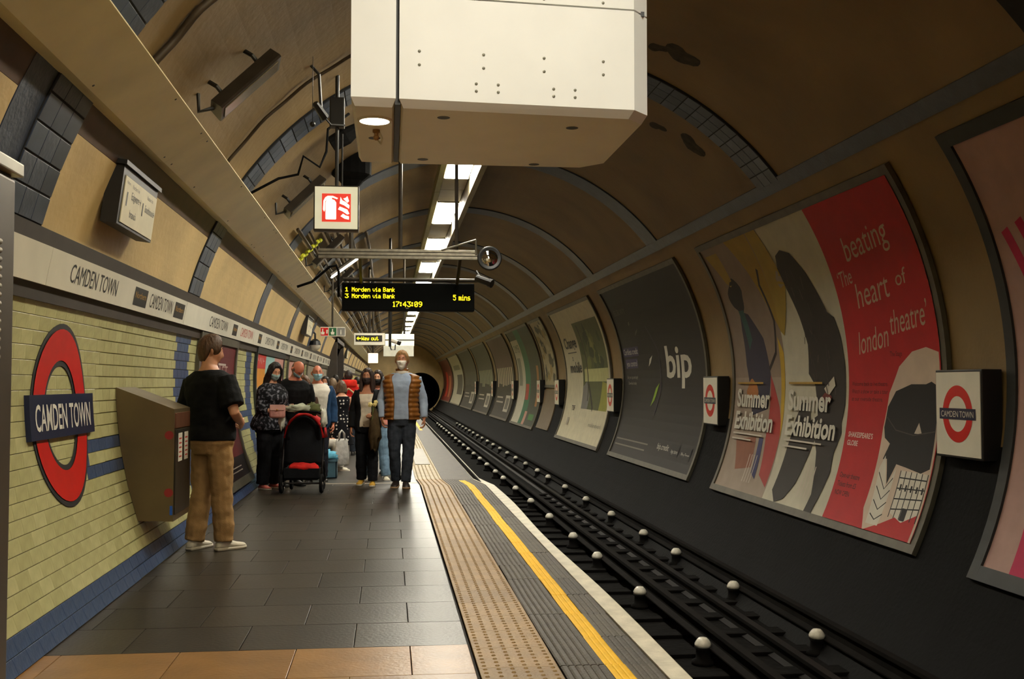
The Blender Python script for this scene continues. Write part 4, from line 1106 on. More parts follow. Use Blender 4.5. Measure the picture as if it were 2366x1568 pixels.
# ---- the dark bip poster
P = Poster('dark grey wall poster with big white bip lettering beside the roundel sign', 21.6, 15.85, bg=(34,31,31))
W, H = P.W, P.H
P(text('bip', W*.59, H*.46, .56, W*.27, bold=.022), (226,222,206))
P(text('SS.BI.WY', W*.05, H*.84, .12, W*.17, shear=.15), (96,92,84))
for (u, v, w) in ((.02, .585, .23), (.04, .515, .18)): P(rect(W*u, H*v, W*(u + w), H*(v + .055)), (66,58,96))
P(text('Cardless credit', W*.03, H*.597, .12, W*.21), (214,210,198)); P(text('you control', W*.055, H*.527, .12, W*.155), (214,210,198))
P(text('Get your app and apply', W*.05, H*.455, .06, W*.16), (190,184,170)); P(text('Download today', W*.07, H*.42, .06, W*.12), (190,184,170))
P(poly((W*.40, H*.30), (W*.445, H*.335), (W*.50, H*.43), (W*.455, H*.40)), (150,190,50)); P(poly((W*.37, H*.52), (W*.40, H*.54), (W*.43, H*.58), (W*.39, H*.56)), (206,200,188))
P(poly((W*.25, H*.70), (W*.29, H*.72), (W*.31, H*.74), (W*.27, H*.725)), (96,92,88)); P(poly((W*.20, H*.765), (W*.22, H*.77), (W*.225, H*.79), (W*.205, H*.785)), (110,104,98))
P(stroke([(W*.46, H*.25), (W*.52, H*.40), (W*.51, H*.60), (W*.42, H*.74)], .06), (56,50,66))
for i in range(2): P(rect(W*.03, H*(.09 - .035*i), W*(.48 - .02*i), H*(.098 - .035*i)), (130,124,114))
P(text('bip.credit', W*.60, H*.085, .11, W*.13), (220,216,204)); P(rect(W*.75, H*.065, W*.84, H*.125), (20,18,18)); P(text('App Store', W*.76, H*.08, .07, W*.07), (214,210,200)); P(rect(W*.86, H*.06, W*.96, H*.12), (20,18,18)); P(text('Play Store', W*.87, H*.075, .07, W*.08), (214,210,200))
P.done()

# ---- cream poster with a park photograph
P = Poster('cream wall poster with a green woodland photograph beyond the dark bip poster', 28.7, 22.95, bg=(222,214,180))
W, H = P.W, P.H
u0, u1, v0, v1 = W*.42, W*.96, H*.24, H*.88
P(rect(u0, v0, u1, v1), (96,104,62))
rn = random.Random(11)
for i in range(26):
    cu = rn.uniform(u0 + .35, u1 - .35); cv = rn.uniform(H*.5, v1 - .3)
    P(blob(cu, cv, rn.uniform(.12,.32), rn.uniform(.10,.25), i), rn.choice([(70,84,44), (120,128,66), (88,98,52), (148,150,84), (60,70,44)]), 4 + i % 5)
P(rect(u0 + .25, H*.44, u1, H*.53), (206,206,140), 12); P(poly((u0, v0), (u0, H*.40), (u0 + .5, H*.44), (u0 + .9, H*.34), (u0 + .8, v0)), (132,130,126), 12); P(poly((u1 - .9, v0), (u1, v0), (u1, H*.42), (u1 - .7, H*.44)), (164,164,60), 12)
P(stroke([(u0 + .5, H*.86), (u0 + .62, H*.6), (u0 + .72, v0 + .2)], .10), (66,58,48), 14); P(stroke([(u0 + .75, H*.42), (u0 + 1.1, H*.33), (u0 + 1.5, v0)], .12), (58,54,46), 14)
P(text('Change', W*.08, H*.70, .30, W*.30, bold=.02), (60,58,60)); P(rect(W*.12, H*.66, W*.34, H*.668), (90,86,82)); P(text('to', W*.2, H*.60, .16, None), (80,76,76)); P(text('mobile', W*.12, H*.51, .28, W*.29, bold=.02), (60,58,60))
P(text('TSF', W*.2, H*.22, .13, W*.08, bold=.02), (60,56,56)); P(rect(W*.15, H*.10, W*.20, H*.16), (180,172,150)); P(text('mobilenetwork', W*.68, H*.12, .10, W*.26), (140,134,116))
P.done()
# ---- narrow poster over a brown panel
P = Poster('narrow picture poster above a plain brown panel, beyond the woodland photograph', 32.9, 30.5, a0=-1.5, bg=(190,176,140))
W, H = P.W, P.H; rn = random.Random(3)
for i in range(30): P(blob(rn.uniform(.3, W - .3), rn.uniform(.2, H - .2), rn.uniform(.12,.32), rn.uniform(.08,.2), i + 40), rn.choice([(90,84,60), (150,140,96), (206,196,160), (70,70,60), (176,150,90)]), 2 + i % 6)
P.done()
mb = MB(); n = 8
slab(mb, -24, -4.0, 30.5, 32.9, .014, .04, 0); tag(mb.build('brown_panel', [mat('brown_board', (112,94,72), .5, var=.1)]), 'plain brown board below the narrow picture poster', 'panel')
# ---- the rest, diminishing
P = Poster('poster of white, green and orange upright strips beyond the narrow picture', 39.6, 33.6, bg=(58,66,50))
W, H = P.W, P.H
P(rect(0, 0, W*.34, H*.9), (214,208,186)); P(rect(W*.34, 0, W*.56, H), (40,120,84)); P(rect(W*.36, H*.25, W*.50, H*.42), (190,60,50)); P(rect(W*.50, 0, W*.60, H*.14), (206,150,130)); P(rect(W*.82, H*.2, W*.9, H*.6), (176,120,60)); P(rect(W*.05, H*.4, W*.2, H*.7), (150,150,130)); P(rect(W*.7, H*.06, W*.9, H*.12), (60,140,60)); P(text('SUMMER', W*.06, H*.76, .3, W*.24), (90,110,90))
P.done()
def brand(label, yl, yr, seed, bg, top, strip):
    P = Poster(label, yl, yr, bg=bg); W, H = P.W, P.H
    P(rect(0, H*.62, W, H), top)
    rn = random.Random(seed)
    for i in range(9): P(rect(W*(.06 + .1*i), H*(.40 + rn.uniform(-.03,.03)), W*(.06 + .1*i + .06), H*.62), strip)
    P(rect(W*.62, H*.08, W*.86, H*.28), (206,202,186)); P(rect(W*.66, H*.11, W*.82, H*.25), (120,118,108)); P(rect(W*.1, H*.18, W*.5, H*.2), (180,174,160)); P(rect(W*.1, H*.24, W*.45, H*.26), (180,174,160))
    P.done()
brand('dark poster with pale upright bars and a red-brown top, far along the right wall', 47.6, 41.0, 1, (52,46,44), (92,54,48), (196,180,150))
brand('dark poster with greenish upright bars, next beyond the red-brown one', 57.2, 49.2, 2, (48,46,44), (70,70,60), (160,166,136))
brand('dark olive poster with small white print, far along the right wall', 67.8, 58.6, 3, (56,54,48), (66,64,58), (90,90,80))
P = Poster('pale cream poster near the far end of the right wall', 79.5, 69.0, bg=(196,192,168)); W, H = P.W, P.H; P(rect(W*.4, H*.2, W*.9, H*.6), (90,88,80)); P(rect(W*.2, H*.7, W*.8, H*.8), (140,140,120)); P.done()
P = Poster('red and orange poster at the far end of the right wall', 93.5, 80.8, bg=(120,40,30)); W, H = P.W, P.H; P(rect(W*.3, H*.1, W*.5, H*.7), (196,60,40)); P(rect(W*.62, H*.1, W*.8, H*.6), (190,120,80)); P(rect(W*.1, H*.1, W*.2, H*.6), (70,50,40)); P.done()
# ---- pink poster at the right edge
P = Poster('pink poster in a dark frame, cut off by the right edge', 7.75, 2.0, bg=(196,158,150), frame=M_FRAMED, fw=.12)
W, H = P.W, P.H
P(poly((.34, 0), (.32, H*.30), (.38, H*.52), (.62, H*.70), (1.6, H*.80), (3.2, H*.62), (3.6, H*.2), (3.4, 0)), (206,40,92))
for q_ in range(5): P(stroke([(.16 + .2*q_, H*(.78 + .015*q_)), (.30 + .2*q_, H*(.66 + .015*q_)), (.46 + .2*q_, H*.52)], .10), (206,40,92))
P(text('NEW', .42, H*.16, .14, .5), (60,20,60))
P.done()

# ---- small roundel signs between the posters
for i, (y, lab) in enumerate(((8.35, 'nearest square CAMDEN TOWN roundel sign, between the theatre and pink posters'), (15.18, 'square CAMDEN TOWN roundel sign between the exhibition and bip posters'),
        (22.28, 'square CAMDEN TOWN roundel sign between the bip and woodland posters'), (29.55, 'square roundel sign just beyond the woodland poster'), (33.25, 'square roundel sign just beyond the narrow picture poster'),
        (40.3, 'square roundel sign beyond the poster of upright strips'), (48.4, 'farther square roundel sign beyond the red-brown topped poster'), (57.9, 'farthest square roundel sign on the right wall'))):
    S = .66 if i else .68; zc = 1.16; xw = 4.60
    t = thing('roundel_sign', lab, 'sign', (xw, y, zc - S/2), group='small roundel signs between the posters')
    mb = MB(); mb.bbox(xw - .0, xw + .17, y - S/2 - .02, y + S/2 + .02, zc - S/2 - .02, zc + S/2 + .02, .008); world_parent(mb.build('case', [M_BLACK]), t)
    mb = MB(); mb.box(xw - .006, xw + .002, y - S/2, y + S/2, zc - S/2, zc + S/2); world_parent(mb.build('face', [M_WHITE]), t)
    mpr = on_plane((xw - .006, y, zc), (0,-1,0), (0,0,1), (-1,0,0))
    mb = MB(); put(mb, ringshape(0, 0, .145, .232), mpr, .002, 0); world_parent(mb.build('ring', [M_RED], fix=False), t)
    mb = MB(); put(mb, rect(-.28, -.045, .28, .045), mpr, .004, 0); put(mb, text('CAMDEN TOWN', 0, -.026, .052, .50, align='c'), mpr, .006, 1); world_parent(mb.build('name_bar', [M_NAVY, M_WHITE], fix=False), t)

# ------------------------------------------------------------------ posters on the left wall, behind the crowd
LA0, LA1 = 180 + 21.0, 180 - 7.2
def lp(label, y0, y1, bg, frame=M_FRAME, a0=LA0): return Poster(label, y0, y1, 'l', a0, LA1, bg, frame, .10)
P = lp('maroon poster with white print on the tiled wall behind the man in black', 12.05, 14.75, (104,26,34)); W, H = P.W, P.H
P(rect(0, 0, W, H*.16), (30,20,22))
P(text('FAST', W*.42, H*.76, .16, W*.36), (190,160,150)); P(rect(W*.5, H*.85, W*.72, H*.865), (206,190,180)); P(rect(W*.3, H*.69, W*.86, H*.70), (206,180,170))
for i in range(7): P(rect(W*(.34 + .07*i), H*(.52 + .01*(i % 3)), W*(.38 + .07*i), H*.67), (186,160,150))
P(rect(W*.38, H*.50, W*.80, H*.505), (206,180,170)); P(rect(W*.16, H*.34, W*.5, H*.42), (216,206,190)); P(text('TAKE', W*.2, H*.36, .12, W*.24), (104,26,34)); P(text('THE', W*.2, H*.27, .14, W*.26), (200,170,160)); P(text('LEAD', W*.2, H*.20, .12, W*.26), (200,170,160))
for i in range(2): P(rect(W*.1, H*(.08 - .03*i), W*.8, H*(.088 - .03*i)), (150,140,130))
P.done()
P = lp('poster of red, orange, white and teal blocks behind the woman with long hair', 17.1, 21.3, (226,214,190), M_FRAMED); W, H = P.W, P.H
P(rect(0, H*.86, W*.30, H), (204,50,44)); P(text('SALE', W*.05, H*.90, .13, W*.2), (226,200,190)); P(rect(0, H*.68, W*.30, H*.86), (220,146,40)); P(rect(W*.30, H*.5, W*.62, H), (150,196,196)); P(text('SAVE', W*.05, H*.58, .14, W*.2), (196,70,70)); P(rect(0, 0, W, H*.36), (204,140,40)); P(blob(W*.5, H*.2, .4, .3, 5), (120,84,30)); P(rect(W*.62, H*.4, W, H), (206,150,140))
P.done()
for i, (y0, y1, bg, lab) in enumerate(((22.4, 26.4, (206,150,138), 'pale pink poster on the left wall behind the bald men'), (27.6, 31.5, (150,140,120), 'grey-brown poster on the left wall before the passage'), (32.7, 36.0, (170,160,140), 'last pale poster on the left wall before the passage'))):
    P = lp(lab, y0, y1, bg); W, H = P.W, P.H; P(rect(W*.2, H*.4, W*.8, H*.8), tuple(max(0, c - 40) for c in bg)); P(rect(W*.1, H*.1, W*.7, H*.2), tuple(min(255, c + 30) for c in bg)); P.done()
# ------------------------------------------------------------------ people
VX = .0095
def remesh(mb, name, mats, voxel=VX, smooth=4, fold=None, keep=None):
    """fuses the volumes collected in mb into one continuous skin; fold = (amplitude, scale) adds cloth folds"""
    me = mb.mesh('tmp', [], fix=True) if False else None
    me = bpy.data.meshes.new('tmp'); me.from_pydata(mb.v, [], mb.f)
    bm = bmesh.new(); bm.from_mesh(me); bmesh.ops.recalc_face_normals(bm, faces=bm.faces[:]); bm.to_mesh(me); bm.free()
    o = bpy.data.objects.new('tmp', me); COL.objects.link(o)
    md = o.modifiers.new('r', 'REMESH'); md.mode = 'VOXEL'; md.voxel_size = voxel; md.use_smooth_shade = True
    if smooth:
        sm = o.modifiers.new('s', 'SMOOTH'); sm.iterations = smooth; sm.factor = .5
    dg = bpy.context.evaluated_depsgraph_get(); dg.update()
    out = bpy.data.meshes.new_from_object(o.evaluated_get(dg)); out.name = name
    bpy.data.objects.remove(o); bpy.data.meshes.remove(me)
    if fold:
        amp, sc = fold
        nrm = [v.normal.copy() for v in out.vertices]
        for v, n in zip(out.vertices, nrm):
            p = v.co
            q = V((p.x*sc[0], p.y*sc[0], p.z*sc[1]))
            k = noise.noise(q) + .5*noise.noise(q*2.1 + V((3.1,0,7)))
            v.co = p + n * (amp * k)
    out.materials.clear()
    for m in (mats if isinstance(mats, (list, tuple)) else [mats]): out.materials.append(m)
    out.polygons.foreach_set('use_smooth', [True] * len(out.polygons))
    return out
def join_into(me, mb):
    """adds the shapes of mb to a finished mesh"""
    bm = bmesh.new(); bm.from_mesh(me)
    vs = [bm.verts.new(p) for p in mb.v]
    for f, m in zip(mb.f, mb.m):
        try:
            q = bm.faces.new([vs[i] for i in f]); q.smooth = True; q.material_index = m
        except ValueError: pass
    bmesh.ops.recalc_face_normals(bm, faces=bm.faces[:])
    bm.to_mesh(me); bm.free()

TORSO = {'m': [(.80,.13,.10,.0),(.88,.170,.118,-.01),(.96,.166,.115,-.004),(1.06,.152,.108,.004),(1.16,.158,.110,.004),(1.28,.176,.120,.0),(1.37,.186,.116,-.006),(1.43,.168,.092,-.012),(1.475,.095,.066,-.012),(1.52,.060,.062,-.004),(1.58,.056,.060,.008)],
         'f': [(.80,.13,.10,.0),(.88,.176,.120,-.012),(.96,.168,.114,-.006),(1.06,.134,.096,.002),(1.16,.136,.098,.004),(1.27,.156,.122,.012),(1.36,.160,.106,-.002),(1.42,.146,.084,-.010),(1.465,.080,.058,-.012),(1.52,.050,.052,-.004),(1.58,.047,.052,.008)]}
def sring(c, hw, hd, ex=2.5, n=24, rot=None):
    out = []
    for j in range(n):
        a = 2*PI*j/n; ca, sa = math.cos(a), math.sin(a)
        p = V((hw*math.copysign(abs(ca)**(2/ex), ca), hd*math.copysign(abs(sa)**(2/ex), sa), 0))
        out.append(c + (rot @ p if rot else p))
    return out
def g2(x, s): return math.exp(-(x/s)**2)
def head_pt(az, el, off=0.0):
    a, e = math.radians(az), math.radians(el)
    d = V((math.sin(a)*math.cos(e), math.cos(a)*math.cos(e), math.sin(e)))
    rx, ry, rz = .075, .096, .118
    p = V((d.x*rx, d.y*ry, d.z*rz))
    if p.z < 0:
        k = (-p.z/rz); p.x *= 1 - .26*k**1.4
        if p.y < 0: p.y *= 1 - .30*k
    else:
        p.y -= .006*(p.z/rz)
    az_ = (az + 180) % 360 - 180
    f = max(0, math.cos(a))
    if f > 0:
        p.y -= .006*f*g2(el - 8, 26)
        p.y += .026*g2(az_, 8.5)*g2(el + 10, 9) + .012*g2(az_, 7)*g2(el - 2, 10)
        p.y += .006*g2(el - 19, 7)*g2(az_, 34)
        p.y -= .011*(g2(az_ - 21, 11) + g2(az_ + 21, 11))*g2(el - 7, 7)
        p.y += .006*g2(az_, 16)*g2(el + 33, 5) - .003*g2(az_, 16)*g2(el + 27, 3)
        p.y += .010*g2(az_, 16)*g2(el + 58, 12)
    return p + d*off
def head_mesh(mb, M, thick=None, n=44, k=30, m=0):
    rings = []
    for i in range(k + 1):
        el = -88 + 176*i/k
        ring = []
        for j in range(n):
            az = 360*j/n
            ring.append(M @ head_pt(az, el, thick(az, el) if thick else 0))
        rings.append(ring)
    mb.loft(rings, m)
def patch(mb, M, az0, az1, el0, el1, off, n=16, k=12, m=0, inner=-.004):
    """a shell lying over part of the head (a mask)"""
    o_, i_ = [], []
    for a in range(k + 1):
        el = el0 + (el1 - el0)*a/k; r1, r2 = [], []
        for b in range(n + 1):
            az = az0 + (az1 - az0)*b/n
            r1.append(M @ head_pt(az, el, off((b/n - .5)*2, (a/k - .5)*2))); r2.append(M @ head_pt(az, el, inner))
        o_.append(r1); i_.append(r2)
    for a in range(k):
        for b in range(n):
            mb.add([o_[a][b], o_[a][b+1], o_[a+1][b+1], o_[a+1][b]], [(0,1,2,3)], m)
    edge = [(0,b) for b in range(n)] + [(a,n) for a in range(k)] + [(k,b) for b in range(n,0,-1)] + [(a,0) for a in range(k,0,-1)]
    for q in range(len(edge)):
        (a, b), (c, d) = edge[q], edge[(q+1) % len(edge)]
        mb.add([o_[a][b], o_[c][d], i_[c][d], i_[a][b]], [(0,1,2,3)], m)
def hand(mb, w, d, pn, side, s, curl=25.0, m=0):
    """palm, four jointed fingers and a thumb; w wrist, d forearm direction, pn palm normal, side +1 if the thumb lies along d x pn"""
    d = d.normalized(); pn = (pn - d*pn.dot(d)).normalized(); lat = d.cross(pn) * side
    rings = []
    for t, hw, th in ((-.012,.022,.019), (.015,.030,.017), (.05,.040,.015), (.082,.041,.012), (.09,.036,.009)):
        c = w + d*t*s
        rings.append([c + lat*(hw*s*math.cos(2*PI*j/12)) + pn*(th*s*math.sin(2*PI*j/12)) for j in range(12)])
    mb.loft(rings, m)
    for i, (o, L, sp) in enumerate(((.029,.072,5), (.010,.080,1), (-.010,.075,-2), (-.028,.058,-6))):
        p = w + d*.082*s + lat*o*s; q = (d + lat*math.tan(math.radians(sp))).normalized(); pts = [p]; ang = 0
        for f in (.45, .32, .23):
            ang += curl*(1 + .12*i)
            dd = q*math.cos(math.radians(ang)) + pn*math.sin(math.radians(ang))
            p = p + dd*L*f*s; pts.append(p)
        mb.tube(pts, [.0092*s, .0088*s, .0078*s, .006*s], 7, m)
    p = w + d*.022*s + lat*.028*s; q = (d*.75 + lat*.62 + pn*.35).normalized(); q2 = (d*.95 + lat*.15 + pn*.45).normalized()
    mb.tube([p - q*.012*s, p + q*.032*s, p + q*.032*s + q2*.028*s, p + q*.032*s + q2*.05*s], [.013*s, .0105*s, .0092*s, .007*s], 7, m)

SKINS = {'fair': (206,150,118), 'tan': (176,118,86), 'pink': (206,128,100)}
def skin_mat(k): return mat('skin_' + k, SKINS[k], .5, var=.08, scale=14)
def cloth(name, rgb, rough=.85, var=.14, scale=10): return mat(name, rgb, rough, var=var, scale=scale, bump=.15, bscale=120, spec=.2)

class Person:
    def __init__(s, label, loc, face, H, sex='m', skin='fair', lean=0.0, head=(0,0), armR=None, armL=None, legR=None, legL=None, girth=1.0, hands=((25,None),(25,None)), seat=None, group=None, sway=0.0):
        s.s = H/1.75; s.sex = sex; s.girth = girth
        s.t = thing('person', label, 'person', loc, math.radians(face), group)
        s.M0 = Matrix.Rotation(-math.radians(lean), 4, 'X') if lean else Matrix.Identity(4)
        if sway: s.M0 = Matrix.Rotation(math.radians(sway), 4, 'Y') @ s.M0
        s.pv = V((0, 0, .92))
        sw = .178 if sex == 'm' else .155
        s.sh = {1: s.up(V((sw, -.01, 1.405))), -1: s.up(V((-sw, -.01, 1.405)))}
        s.arm = {}
        for sd, a in ((1, armR), (-1, armL)):
            if a is None: a = ((.235*sd, -.03, 1.12), (.245*sd, .03, .87))
            s.arm[sd] = (V(a[0]), V(a[1]))
        s.hip = {1: V((.088, 0, .90)), -1: V((-.088, 0, .90))}
        s.leg = {}
        for sd, a in ((1, legR), (-1, legL)):
            if a is None: a = ((.095*sd, .015, .49), (.10*sd, -.015, .085))
            s.leg[sd] = (V(a[0]), V(a[1]), (a[2] if len(a) > 2 else 8*sd), (a[3] if len(a) > 3 else 0))
        hc = s.up(V((0, .022, 1.632)))
        s.HM = Matrix.Scale(s.s, 4) @ Matrix.Translation(hc) @ s.M0 @ Matrix.Rotation(math.radians(-head[0]), 4, 'Z') @ Matrix.Rotation(math.radians(head[1]), 4, 'X')
        s.skin = skin_mat(skin); s.handspec = hands
        s.body()
    def up(s, p):                # point of the upper body after leaning about the hips
        return s.pv + s.M0 @ (V(p) - s.pv)
    def part(s, name, me_or_mb, mats=None, smooth=True):
        if isinstance(me_or_mb, MB): return me_or_mb.build(name, mats, s.t, smooth)
        return link(name, me_or_mb, s.t)
    def torso(s, mb, z0, z1, th=0.0, flare=None, n=24):
        rows = TORSO[s.sex]; zs = [z0] + [r[0] for r in rows if z0 + .012 < r[0] < z1 - .012] + [z1]
        rings = []
        for z in zs:
            for a, b in zip(rows[:-1], rows[1:]):
                if a[0] <= z <= b[0] + 1e-6 or (z < rows[0][0]) or (b is rows[-1]):
                    t = min(1, max(0, (z - a[0])/(b[0] - a[0]))); break
            hw, hd, yo = (a[i] + (b[i] - a[i])*t for i in (1, 2, 3))
            g = s.girth if z < 1.36 else 1 + (s.girth - 1)*max(0, (1.5 - z)/.14)
            hw = hw*(1 + (g - 1)*.7) + th; hd = hd*g + th
            if flare: e = flare(z); hw += e; hd += e
            c = s.up(V((0, yo + (g - 1)*.03, z))) if z > .9 else V((0, yo, z))
            rings.append([q*s.s for q in sring(c, hw, hd, 2.4, n, s.M0.to_3x3() if z > .9 else None)])
        mb.loft(rings); return rings
    def limb(s, mb, pts, rad, n=12):
        mb.tube([p*s.s for p in pts], [r*s.s for r in rad], n)
    def arm_pts(s, sd, end=1.0):
        a, (e, w) = s.sh[sd], s.arm[sd]
        return [a, a + (e - a)*.5, e, e + (w - e)*.45, w]
    def leg_pts(s, sd):
        h, (k, a, _, _) = s.hip[sd], s.leg[sd]
        return [h, h + (k - h)*.5, k, k + (a - k)*.4, a]
    def body(s):
        mb = MB(); f = 1.0 if s.sex == 'm' else .88
        s.torso(mb, .80, 1.58)
        for sd in (1, -1):
            p = s.arm_pts(sd); s.limb(mb, p, [.060*f, .050*f, .041*f, .041*f, .028*f])
            p = s.leg_pts(sd); s.limb(mb, p, [.088, .080*(.96 + .04*f), .056, .056*f, .038*f])
        head_mesh(mb, s.HM)
        nb = s.up(V((0, -.005, 1.46))); nt = s.HM @ V((0, -.010, -.05))
        mb.tube([nb*s.s, nt], [.056*s.s*f, .049*s.s*f], 12)
        for sd in (1, -1):
            e = [s.HM @ (V((.074*sd, -.008, -.008)) + V(q)) for q in ((0,-.012,.028),(.012*sd,-.006,.02),(.014*sd,0,0),(.006*sd,.006,-.026))]
            mb.tube(e, [.008*s.s, .014*s.s, .012*s.s, .006*s.s], 7)
        me = remesh(mb, 'body', [s.skin], VX, 1)
        hb = MB()
        for sd, (curl, pn) in zip((1, -1), s.handspec):
            e, w = s.arm[sd]; d = (w - e).normalized()
            n = V(pn) if pn else V((-sd, 0, 0))
            lat = d.cross((n - d*n.dot(d)).normalized())
            want = V((0, 1, 0)) if abs(d.z) > .6 else V((-sd*.2, 0, 1))
            hand(hb, w*s.s, d, n, 1 if lat.dot(want) > 0 else -1, s.s, curl)
        join_into(me, hb)
        s.bodyo = s.part('body', me)
    # -------- garments
    def top(s, m, hem=.86, sleeve='short', th=.02, name='shirt', neck=1.475, fold=(.005,(9,14)), flare=None):
        mb = MB(); f = 1.0 if s.sex == 'm' else .88
        s.torso(mb, hem, neck, th, flare)
        for sd in (1, -1):
            a, (e, w) = s.sh[sd], s.arm[sd]
            if sleeve == 'short':
                p = [a, a + (e - a)*.4, a + (e - a)*.82]; r = [.066*f + th*.6, .064*f + th, .066*f + th]
            elif sleeve == 'elbow':
                p = [a, a + (e - a)*.5, e, e + (w - e)*.35]; r = [.066*f + th*.6, .062*f + th, .060*f + th, .058*f + th]
            elif sleeve == 'long':
                p = [a, a + (e - a)*.5, e, e + (w - e)*.5, e + (w - e)*.94]; r = [.064*f + th*.5, .056*f + th*.5, .047*f + th*.5, .043*f + th*.5, .034*f + th*.5]
            else: continue
            s.limb(mb, p, r)
        return s.part(name, remesh(mb, name, [m], VX, 3, fold))
    def trousers(s, m, waist=.95, th=.012, cuff=.06, wide=0.0, name='trousers', fold=(.006,(8,16))):
        mb = MB()
        s.torso(mb, .79, waist, th)
        for sd in (1, -1):
            p = s.leg_pts(sd); k, a = p[2], p[4]
            end = a + (a - k).normalized()*cuff*.2
            s.limb(mb, [p[0] + V((0,0,.02)), p[1], p[2], p[3], end], [.094 + th*.5, .084 + th, .064 + th + wide*.5, .062 + th + wide*.8, .050 + th + wide])
        return s.part(name, remesh(mb, name, [m], VX, 3, fold))
    def skirt(s, m, waist=1.02, hem=.45, w=.06, name='skirt'):
        mb = MB(); rings = []
        for i in range(9):
            t = i/8; z = waist + (hem - waist)*t
            rings.append([q*s.s for q in sring(V((0, 0, z)), (.15 + w*t + .03*min(1, t*3))*s.girth, (.115 + w*t + .02)*s.girth, 2.2, 24)])
        mb.loft(rings)
        return s.part(name, remesh(mb, name, [m], VX, 2, (.010,(9,3))))
    def open_coat(s, m, hem=.86, th=.03, gap=26, sleeve=None, name='jacket', neck=1.45, quilt=0.0, sl_m=None):
        mb = MB(); rows = TORSO[s.sex]; n = 28; rings = []; N = 44
        for i in range(N + 1):
            z = hem + (neck - hem)*i/N
            for a, b in zip(rows[:-1], rows[1:]):
                if a[0] <= z <= b[0]: break
            t = (z - a[0])/(b[0] - a[0]); hw, hd, yo = (a[k] + (b[k] - a[k])*t for k in (1, 2, 3))
            g = s.girth if z < 1.36 else 1 + (s.girth - 1)*max(0, (1.5 - z)/.14)
            hw = hw*(1 + (g - 1)*.7); hd = hd*g
            q = quilt*(1 - abs(math.sin(z*PI/.062))**4) if quilt else 0
            ring = []; g0 = math.radians(gap if z < 1.3 else gap*(1 + .5*(z - 1.3)/.15))
            for lay in (1, 0):
                seq = range(n + 1) if lay else range(n, -1, -1)
                for j in seq:
                    a_ = PI/2 + g0 + (2*PI - 2*g0)*j/n; ca, sa = math.cos(a_), math.sin(a_)
                    o = th + .006 + q + (.004*noise.noise(V((ca*3, sa*3, z*7))) if lay else 0) if lay else .018
                    ring.append(s.up(V(((hw + o)*math.copysign(abs(ca)**(2/2.4), ca), yo + (g-1)*.03 + (hd + o)*math.copysign(abs(sa)**(2/2.4), sa), z)))*s.s if z > .9 else
                                V(((hw + o)*math.copysign(abs(ca)**(2/2.4), ca), yo + (hd + o)*math.copysign(abs(sa)**(2/2.4), sa), z))*s.s)
            rings.append(ring)
        mb.loft(rings)
        o = s.part(name, mb, [m])
        if sleeve:
            f = 1.0 if s.sex == 'm' else .88
            for sd in (1, -1):
                a, (e, w) = s.sh[sd], s.arm[sd]; sm = MB()
                end = {'long': .94, 'elbow': .3}[sleeve]
                s.limb(sm, [a - V((sd*.03,0,-.01)), a + (e - a)*.3, e, e + (w - e)*end*.5, e + (w - e)*end], [.072*f + th*.4, .064*f + th*.6, .054*f + th*.6, .050*f + th*.6, .044*f + th*.6])
                s.part('sleeve', remesh(sm, 'sleeve', [sl_m or m], VX, 2, (.005,(10,16))))
        return o
    def shoes(s, m, sole, boot=0.0):
        for sd in (1, -1):
            k, a, yaw, pitch = s.leg[sd]
            mb = MB(); S = s.s*(1.0 if s.sex == 'm' else .90)
            secs = [(-.075,.020,.030,.012),(-.068,.032,.062,.002),(-.045,.038,.090 + boot,0),(0,.040,.100 + boot,0),(.035,.041,.088,0),(.07,.044,.070,0),(.11,.048,.056,0),(.15,.048,.048,0),(.18,.040,.042,.002),(.198,.022,.034,.008)]
            for mi, (zlo, zhi) in enumerate(((.022, 1), (0, .024))):
                rings = []
                for y, hw, h, lift in secs:
                    top_ = min(h, zhi); w0 = hw + (.004 if mi else 0); yq = y*(1.02 if mi else 1)
                    pr = [(-w0, zlo + lift*.5), (-w0*1.02, (zlo + top_)*.5), (-w0*(.55 if not mi else 1), top_), (0, top_ + (.006 if not mi else 0)), (w0*(.55 if not mi else 1), top_), (w0*1.02, (zlo + top_)*.5), (w0, zlo + lift*.5)]
                    rings.append([V((x, yq, z)) for x, z in pr])
                Mx = Matrix.Translation(V((a.x, a.y, a.z - .085))*s.s) @ Matrix.Rotation(math.radians(-yaw), 4, 'Z') @ Matrix.Rotation(math.radians(pitch), 4, 'X') @ Matrix.Scale(S, 4)
                mb.loft([[Mx @ p for p in r] for r in rings], mi)
            s.part('shoe', mb, [m, sole])
    # -------- head wear
    def hair(s, rgb, style='short', vol=.014, name='hair'):
        m = mat('hair_%d_%d_%d' % rgb, rgb, .55, var=.3, scale=30, stretch=(1,1,.25), bump=.5, bscale=60)
        def line(az):
            a = abs((az + 180) % 360 - 180)
            if style == 'bald': return 12 - a*.30 if a > 70 else 200
            if a < 38: return 44 - a*.12
            if a < 58: return 39.4 - (a - 38)*2.3
            if a < 80: return -6.6 - (a - 58)*.35
            if a < 98: return -14.3 + (a - 80)*.8
            return max(-50, .1 - (a - 98)*1.7)
        def th(az, el):
            k = el - line(az)
            if style == 'bald' and el > 30: k = min(k, 30 - el)
            v = vol*(1 + .5*max(0, math.sin(math.radians(el)))) if style != 'bald' else .004
            if style == 'bald' : v = .004 if abs((az+180)%360-180) > 70 and -35 < el < 18 else -.012
            return max(-.012, min(v, k*.0022)) + (.005*noise.noise(V((az*.09, el*.12, s.s*9))) if k > 4 and style != 'bald' else 0)
        mb = MB(); head_mesh(mb, s.HM, th, 56, 36)
